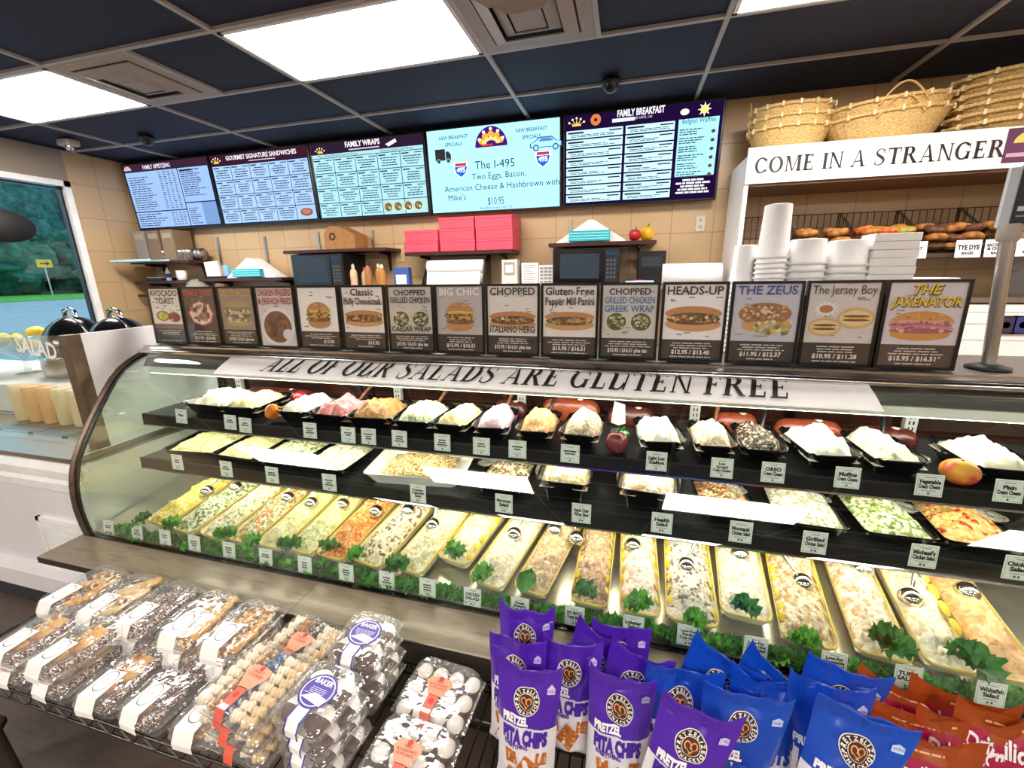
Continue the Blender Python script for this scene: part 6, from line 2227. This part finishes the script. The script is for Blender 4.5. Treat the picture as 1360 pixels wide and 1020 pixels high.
YBK, YFR = .805, .635
RZB = .0
BKR = [(-1.735, 'nuts', 'box of pale nut cookies at the window end of the back row'), (-1.565, 'plates', 'box of large golden flat cookies in the back row'), (-1.395, 'choc', 'box of chocolate sprinkled logs in the back row'), (-1.225, 'stripe', 'box with a broad white glare and twisted cookies in the back row'), (-1.065, 'nuts', 'box of nut cookies right next to the fancy cookie boxes')]
for i, (x, kd, lab) in enumerate(BKR):
    for lev in range(2):
        cookie_box(x, YBK - .01, RT + lev * .062, kd, ('upper ' if lev else 'lower ') + lab, (-.04, .05, -.03, .04, .0)[i], seed=i * 2 + lev)
FRR = [(-1.64, 1, 'mixed', 'box of mixed cookies at the lower left edge'), (-1.475, 1, 'mixed', 'box of mixed cookies with a yellow round cookie, second in the front row'), (-1.31, 0, 'mixed', 'single box of mixed cookies, third in the front row'), (-1.145, 0, 'choc', 'single box of dark chocolate logs in the front row'), (-.975, 0, 'rounds', 'single box of round brown cookies in the front row')]
for i, (x, two, kd, lab) in enumerate(FRR):
    for lev in range(two + 1):
        pre = '' if not two else ('upper ' if lev else 'lower ')
        cookie_box(x, YFR - .005, RT + lev * .062, kd, pre + lab, (.05, -.04, .06, -.06, .03)[i], seed=20 + i * 2 + lev, l=.1)

# ---------------------------------------------------------------- fancy cookie boxes
spec('coral label', ['#ee9070', '#f2a080'], .5)
spec('coral dark', ['#e05a48', '#e86a58'], .5)


def paddle(w, l, h0, h1, txt, seedless=None):
    b = MB()
    fn = lambda a, c, k=1: Vector((a, c, h1 + .001 + .0006 * k))
    pr = Print(fn, b)
    pr.poly([(-.018, -l * .32), (.018, -l * .32), (.026, -l * .12), (.036, l * .06), (.03, l * .24), (.0, l * .3), (-.03, l * .24), (-.036, l * .06), (-.026, -l * .12)], 'coral label', 1)
    pr.rect(-.014, .014, -l * .88, -l * .3, 'coral dark', 1)
    for k, s_ in enumerate(txt):
        pr.text(s_, 0, l * .08 - k * l * .1, l * .075, '#5a2018', 2, w=.05)
    pr.disc(0, l * .22, .007, .007, '#c83028', 2, 10)
    pr.disc(0, -l * .5, .008, .008, '#c83028', 2, 10)
    pr.rect(-.012, .012, -l * .86, -l * .74, '#f4f0ec', 2)
    v = [(-.014, -l * .88, h1 + .0016), (.014, -l * .88, h1 + .0016), (.014, -l * .99, h0 + .006), (-.014, -l * .99, h0 + .006), (.014, -l - .003, h0 - .012), (-.014, -l - .003, h0 - .012)]
    b.add(v, [(0, 3, 2, 1), (3, 5, 4, 2)], 'coral dark')
    return b


def swirl(m, k):
    key = ('swirl', m, k)
    if key not in CK:
        b = MB()
        for q in range(3):
            b.blob((-.011 + .010 * q, 0, .001 * q), (.0075, .0135 - .001 * q, .012), m, 6, .25, 110, k + q)
        CK[key] = b
    return CK[key]


def fancy(x, y, z, lab, mids, rz, seed):
    w, l, h0, h1 = .105, .1, .024, .05
    t = thing('fancy_cookie_box', lab, 'cookie box', (x, y, z), rz, 'fancy cookie boxes on the rack')
    a, b_ = shell(w, l, h0, h1)
    a.build('tray', t)
    b_.build('lid', t)
    paddle(w, l, h0, h1, ('FANCY', 'COOKIES')).build('paper_label', t)
    for c in range(5):
        m = ('cookie white', mids[0], mids[1], 'cookie white', 'cookie pale')[c]
        for r_ in range(7):
            o = swirl(m, (c + r_) % 3).build('cookie', t, (-.076 + c * .038, -.074 + r_ * .0245, .031))
            o.rotation_euler = (.5, .1, .25 + .12 * ((c + r_) % 3))
    return t


for lev in range(2):
    fancy(-.86, .79, RT + lev * .054, ('lower' if lev == 0 else 'upper') + ' fancy cookie box of cream and black swirls, in the back beside the clear tubs', ('cookie brown', 'cookie black'), -.12, lev)
for lev in range(3):
    fancy(-.845, .633 - .03 * 0, RT + lev * .054, ('lowest', 'middle', 'topmost')[lev] + ' fancy cookie box of the front stack with blue swirls', ('cookie nut' if lev == 2 else 'cookie black', 'cookie blue' if lev == 2 else 'cookie black'), -.06 - .03 * lev, 5 + lev)

# ---------------------------------------------------------------- clear tubs with purple labels
spec('violet label', ['#3a2a90', '#4838a4'], .4)
spec('cookie cream', ['#f2ece4', '#faf6f0'], .4, 0, 30)
spec('cookie cocoa', ['#4a3028', '#5a3c32'], .4, 0, 30)
spec('half moon', ['#d8c8bc', '#5a3c30', '#f0e8e0', '#3a241c'], .5, 0, 60, .2, 'chop')


def tub(x, y, z, lab, rz, top=False):
    w, l, h0, h1 = .075, .08, .024, .043
    t = thing('cookie_tub', lab, 'cookie tub', (x, y, z), rz, 'clear cookie tubs with violet labels')
    a, b_ = shell(w, l, h0, h1, 'clear plastic')
    a.build('tray', t)
    b_.build('lid', t)
    b = MB()
    pr = Print(lambda a_, c, k=1: Vector((a_, c, h1 + .001 + .0005 * k)), b)
    if top:
        pr.disc(0, .0, .045, .042, 'violet label', 1, 28)
        pr.disc(0, .0, .04, .037, '#e8e6f4', 2, 28, r0=.93)
        pr.text('BAKER', 0, .016, .012, '#f0eef8', 2, w=.05, bold=.03)
        pr.lines(-.03, .03, .008, -.012, 5, '#d8d4f0', 2, .35, 'c')
        pr.poly([(-.03, -.022), (.03, -.03), (.036, -.012), (.0, -.005)], '#f0eef4', 3)
    v = [(-.02, -l * .5, h1 + .001), (.02, -l * .5, h1 + .001), (.02, -l * .88, h1 + .001), (-.02, -l * .88, h1 + .001), (.02, -l - .003, h0 + .002), (-.02, -l - .003, h0 + .002), (.02, -l - .003, h0 - .016), (-.02, -l - .003, h0 - .016)]
    b.add(v, [(0, 3, 2, 1), (3, 5, 4, 2), (5, 7, 6, 4)], 'label paper')
    for sx in (-.02, .016):
        v2 = [(sx, -l * .5, h1 + .0016), (sx + .004, -l * .5, h1 + .0016), (sx + .004, -l * .9, h1 + .0016), (sx, -l * .9, h1 + .0016), (sx + .004, -l - .004, h0 + .002), (sx, -l - .004, h0 + .002), (sx + .004, -l - .004, h0 - .016), (sx, -l - .004, h0 - .016)]
        b.add(v2, [(0, 3, 2, 1), (3, 5, 4, 2), (5, 7, 6, 4)], 'violet label')
    b.build('paper_label', t)
    key = 'moon'
    if key not in CK:
        CK[key] = MB().grid(lambda u, v: (.033 * math.sin(PI * v) ** .6 * math.cos(2 * PI * u), .033 * math.sin(PI * v) ** .6 * math.sin(2 * PI * u), -.011 * math.cos(PI * v)), 24, 10, lambda u, v: 'cookie cream' if u < .5 else 'cookie cocoa')
    for i, (cx, cy) in enumerate(((-.034, .034), (.034, .034), (-.034, -.034), (.034, -.034))):
        CK[key].build('cookie', t, (cx, cy, .018))
    return t


for lev in range(4):
    tub(-.645 + .006 * (lev % 2), .795, RT + lev * .047, ('lowest', 'second', 'third', 'topmost')[lev] + ' clear tub of the back stack with violet label', -.1 + .05 * (lev % 2), lev == 3)
for lev in range(4):
    tub(-.642 - .006 * (lev % 2), .622, RT + lev * .047, ('lowest', 'second', 'third', 'topmost')[lev] + ' clear tub of the front stack with violet label', -.14 + .04 * (lev % 2), lev == 3)


def cupcakes(x, y, z, lab, rz):
    w, l, h0, h1 = .1, .085, .035, .075
    t = thing('cupcake_box', lab, 'cupcake box', (x, y, z), rz, 'clear cupcake boxes on the rack')
    a, b_ = shell(w, l, h0, h1)
    a.build('tray', t)
    b_.build('lid', t)
    paddle(w, l, h0, h1, ('MINI', 'BLACK&WHITE', 'CUPCAKES')).build('paper_label', t)
    if 'cup' not in CK:
        c = MB()
        c.lathe([(.016, 0), (.022, .022), (.0235, .034)], '#5a3426', 14)
        c.blob((0, 0, .032), (.0215, .0215, .018), 'cookie cream', 9, .14, 60)
        CK['cup'] = c
    for i in range(4):
        for j in range(3):
            CK['cup'].build('cupcake', t, (-.072 + i * .048, -.054 + j * .054, .006))
    return t


cupcakes(-.425, .785, RT + .0, 'clear box of white cupcakes at the back, beside the purple bags', -.06)
cupcakes(-.43, .622, RT, 'clear box of white cupcakes in front with a broad glare', -.05)

# ================================================================ CHIP BAGS
spec('bag purple', ['#4a1fa0', '#5526b0'], .28, 0, 10, coat=.3)
spec('bag blue', ['#0c3fa8', '#1450c4'], .28, 0, 10, coat=.3)
spec('bag white', ['#e6e4ea', '#f2f0f4'], .3, 0, 10, coat=.3)
spec('bag silver', ['#a8b8d8', '#c4d0e8'], .25, .3, 10)
spec('bag amber', ['#8e3a10', '#a24816'], .3, 0, 10, coat=.2)
spec('bag magenta', ['#9a1040', '#b01a50'], .3, 0, 10, coat=.2)
spec('pita', ['#a4521c', '#bf6a2c', '#d8944c'], .5, 0, 120, .2)


def bag_surface(w, h, d, seed):
    o = Vector((seed * 3.1, seed * 1.7, 0))

    def fn(u, v, side=1, lift=0.0):
        """u -1..1 across, v 0..1 up"""
        prof = min(1, (v + .02) * 9) ** .5 * (1 - max(0, (v - .35) / .57) ** 1.7) if v < .92 else 0
        prof = max(prof, 0)
        e = max(0, 1 - abs(u) ** 2.4) ** .8
        nz = noise.noise(Vector((u * 2.2, v * 5, side * 3)) + o)
        n2 = noise.noise(Vector((u * 6, v * 11, side * 5)) + o)
        y = d * prof * e + .006 * nz * (e + .1) + .003 * n2 * e
        wr = .010 * noise.noise(Vector((u * 1.4, 3.0, 1.0)) + o) * v * v * v
        pinch = 1 - .1 * prof * (1 - e * .2)
        ea = (.006 + .022 * abs(math.sin(seed * 1.7 + (2 if u > 0 else 0)))) * abs(u) ** 3 * v ** 9
        ruf = .0016 * math.sin(v * 260) if v > .94 else 0
        return Vector((u * w * pinch, -side * (y + lift) + wr * 1.6 + ruf, v * h + ea + .008 * nz * (v > .9)))
    return fn


def logo(pr, u, v, r, hh):
    """round badge: cream ring, dark disc, ring lettering and a pretzel loop"""
    pr.disc(u, v, r, r * hh, '#f4efe6', 0, 30, nr=4)
    pr.disc(u, v, r * .94, r * .94 * hh, '#2a1a16', .6, 30, nr=4)
    pr.disc(u, v, r * .58, r * .58 * hh, '#f0e8dc', 1.2, 24, nr=3)
    pr.disc(u, v, r * .54, r * .54 * hh, '#4a2418', 1.8, 24, nr=3)
    q = Print(lambda a, b, k=1: pr.fn(u + a, v + b * hh, k + 2.2), pr.mb)
    q.arc('PRETZELIZED', 0, 0, r * .64, r * .24, '#f6f2ec', PI / 2, k=0, bold=.04)
    q.arc('SNACKS', 0, 0, r * .66, r * .2, '#f6f2ec', -PI / 2, k=0, bold=.04, inward=True)
    for s_ in (-1, 1):
        q.disc(s_ * r * .2, r * .06, r * .23, r * .26, '#eea45c', 1, 16, r0=.66, a0=-.6 if s_ > 0 else -PI * .2, a1=PI * 1.35 if s_ > 0 else PI * 1.2 + .6)
        q.poly([(s_ * r * .4, -r * .02), (s_ * r * .32, -r * .06), (-s_ * r * .12, -r * .38), (-s_ * r * .05, -r * .42)], '#eea45c', 1)


def chip_bag(x, y, z, kind, lab, lean=-.12, roll=0.0, yaw=0.0, w=.075, h=.265, d=.032, seed=0, grp=None):
    name = {'purple': 'pita_chip_bag', 'blue': 'pretzel_chip_bag'}[kind]
    t = thing(name, lab, 'chip bag', (x, y, z), group=grp, rot=(lean, roll, yaw))
    S = bag_surface(w, h, d, seed)
    top = 'bag purple' if kind == 'purple' else 'bag blue'
    cut = .56 if kind == 'purple' else .5
    b = MB()
    nv = 84
    mf = lambda u, v: top if v > cut else 'bag white'
    b.grid(lambda u, v: S(2 * u - 1, v, 1), 36, nv, mf)
    b.grid(lambda u, v: S(2 * u - 1, v, -1), 22, nv, mf, flip=True)
    b.build('pouch', t)
    fn = lambda a, c, k=1: S(max(-1, min(1, a / w)), max(0, min(1, c / h)), 1, .002 + .0007 * k)
    pr = Print(fn)
    logo(pr, -.002, h * .77, .029, 1.0)
    # small white certification mark at the upper right
    pr.poly([(w * .6, h * .845), (w * .84, h * .845), (w * .84, h * .885), (w * .72, h * .905), (w * .6, h * .885)], '#d8ccf0' if kind == 'purple' else '#c8dcf8', 1)
    pr.text('certified', w * .72, h * .862, .006, '#5030a0', 2, w=w * .2)
    ink = '#4a1fa0' if kind == 'purple' else '#0c3fa8'
    pr.text('PRETZEL', -w * .36, h * .585 if kind == 'purple' else h * .53, .017, '#ffffff', 1, w=w * .85, bold=.06)
    if kind == 'purple':
        pr.text('PITA CHIPS', -.002, h * .44, .027, ink, 1, w=w * 1.5, bold=.07)
        pr.text('EVERYTHING', -w * .3, h * .395, .009, ink, 1, w=w * .8, bold=.04)
    else:
        pr.text('TWISTS', -.002, h * .41, .026, ink, 1, w=w * 1.4, bold=.07)
        pr.text('SEA SALT', -w * .3, h * .36, .009, ink, 1, w=w * .8, bold=.04)
    for pu, pv, s_, r_ in ((.1, .22, .03, .3), (-.45, .3, .02, 1.0), (.55, .32, .018, .8), (-.35, .12, .026, 2.0)):
        pts = [(pu * w + s_ * math.cos(r_ + a), pv * h + s_ * 1.1 * math.sin(r_ + a)) for a in (0, 1.45, 3.1, 4.6)]
        pr.poly(pts, 'pita', 1)
        for q in range(5):
            pr.disc(pu * w + s_ * .5 * math.cos(q * 2.1), pv * h + s_ * .4 * math.sin(q * 1.7), .0022, .0022, '#f0d8a8', 2, 6)
    pr.build('front_print', t)
    return t


GPU, GBL = 'purple pita chip bags on the rack', 'blue pretzel chip bags on the rack'
PB = [(695, 861, .80, 0, 'purple bag standing at the back left, against the ledge'), (680, 904, .728, 0, 'purple bag at the left end of the second row, beside the cupcakes'), (694, 949, .655, .02, 'purple bag nearest the cupcake box, left in the front row'), (751, 909, .745, .03, 'purple bag in the middle left, its pita chip picture showing'),
      (763, 879, .82, .22, 'purple bag at the back with a pointed folded corner'), (824, 885, .83, .0, 'purple bag at the back right beside the first blue bag'), (816, 916, .765, .2, 'purple bag tilted to the right in the second row'), (820, 962, .69, .03, 'purple bag in the front row reading pita chips, second from the left'), (889, 1002, .62, .2, 'purple bag tilted to the right at the bottom, below the blue bags')]
for i, (px, py, yy, roll, lab) in enumerate(PB):
    q = P(px, py, 'y', yy)
    z = max(RT, q.z - .77 * .265)
    chip_bag(q.x, yy + .018, z, 'purple', lab, -.13, roll, (.1, -.05, .05, 0, -.3, .06, -.1, .03, -.1)[i], seed=i + 1, grp=GPU, w=.07)
BB = [(920, 909, .815, .28, 'blue bag with a raised left corner at the back, beside the purple bags'), (891, 950, .735, .12, 'blue bag half hidden between purple bags, its badge low'), (985, 918, .835, .3, 'pale blue folded bag at the back, behind the other blue bags'), (977, 983, .70, .1, 'blue bag at the front left of the blue group'),
      (1017, 965, .765, .08, 'blue bag in the middle of the blue group'), (1097, 938, .84, .2, 'blue bag at the back right beside the amber bags'), (1100, 972, .775, .06, 'blue bag in the second row beside the amber bags'), (1125, 1012, .70, .14, 'blue bag at the bottom right of the blue group')]
for i, (px, py, yy, roll, lab) in enumerate(BB):
    q = P(px, py, 'y', yy)
    z = max(RT, q.z - .77 * .265)
    chip_bag(q.x, yy + .018, z, 'blue', lab, -.13, roll, (-.15, .1, -.4, 0, .05, -.05, 0, -.1)[i], seed=i + 21, grp=GBL, w=.08)


def drizzle_bag(x, y, z, lab, yaw, seed, lean=.55, roll=.1):
    t = thing('rice_crisp_bag', lab, 'chip bag', (x, y, z), group='amber topped rice crisp bags', rot=(lean, roll, yaw))
    w, h, d = .092, .2, .03
    S = bag_surface(w, h, d, seed)
    b = MB()
    mf = lambda u, v: 'bag amber' if v > .86 else 'bag magenta'
    b.grid(lambda u, v: S(2 * u - 1, v, 1), 20, 40, mf)
    b.grid(lambda u, v: S(2 * u - 1, v, -1), 20, 40, mf, flip=True)
    b.build('pouch', t)
    fn = lambda a, c, k=1: S(max(-1, min(1, a / w)), max(0, min(1, c / h)), 1, .002 + .0007 * k)
    pr = Print(fn)
    pr.text('Drizzilicious', 0, h * .66, .03, '#f4ecec', 1, w=w * 1.6, bold=.03, shear=.1)
    pr.lines(-w * .5, w * .5, h * .93, h * .905, 1, '#e0a878', 1, .7, 'c')
    pr.lines(-w * .6, w * .6, h * .4, h * .2, 4, '#e8b8c4', 1, .4, 'c')
    pr.build('front_print', t)


DB = [((1180, 940), .84, .0, 'amber topped crisp bag at the back left, next to the blue bags'), ((1287, 962), .85, 0, 'amber topped crisp bag at the back, in front of the clear lid'), ((1222, 988), .775, 0, 'amber topped crisp bag in the middle, reading drizzled crisps'), ((1300, 1000), .785, 0, 'amber topped crisp bag behind the lower right corner'),
      ((1355, 995), .80, 0, 'amber topped crisp bag cut off by the right edge'), ((1235, 1030), .70, 0, 'amber topped crisp bag at the very bottom of the photo')]
for i, ((px, py), yy, yaw, lab) in enumerate(DB):
    q = P(px, py, 'y', yy)
    lean = -.18
    drizzle_bag(q.x, yy + .02, max(RT, q.z - .19), lab, (.05, -.08, .03, .1, -.05, 0)[i], 41 + i, lean, (.3, .1, .12, .1, .1, .12)[i])
q = P(1243, 946, 'z', .52)
t = thing('clear_lid', 'round clear plastic lid lying on the ledge behind the amber bags', 'lid', (q.x, .965, .5095))
MB().lathe([(.062, 0), (.064, .004), (.06, .008), (.056, .028), (.05, .03), (.001, .03)], 'clear tub', 32).build('dome', t)
MB().tube([(.063 * math.cos(a), .063 * math.sin(a), .004) for a in [2 * PI * k / 32 for k in range(32)]], .0025, 'cup plastic', 6, closed=True).build('rim', t)
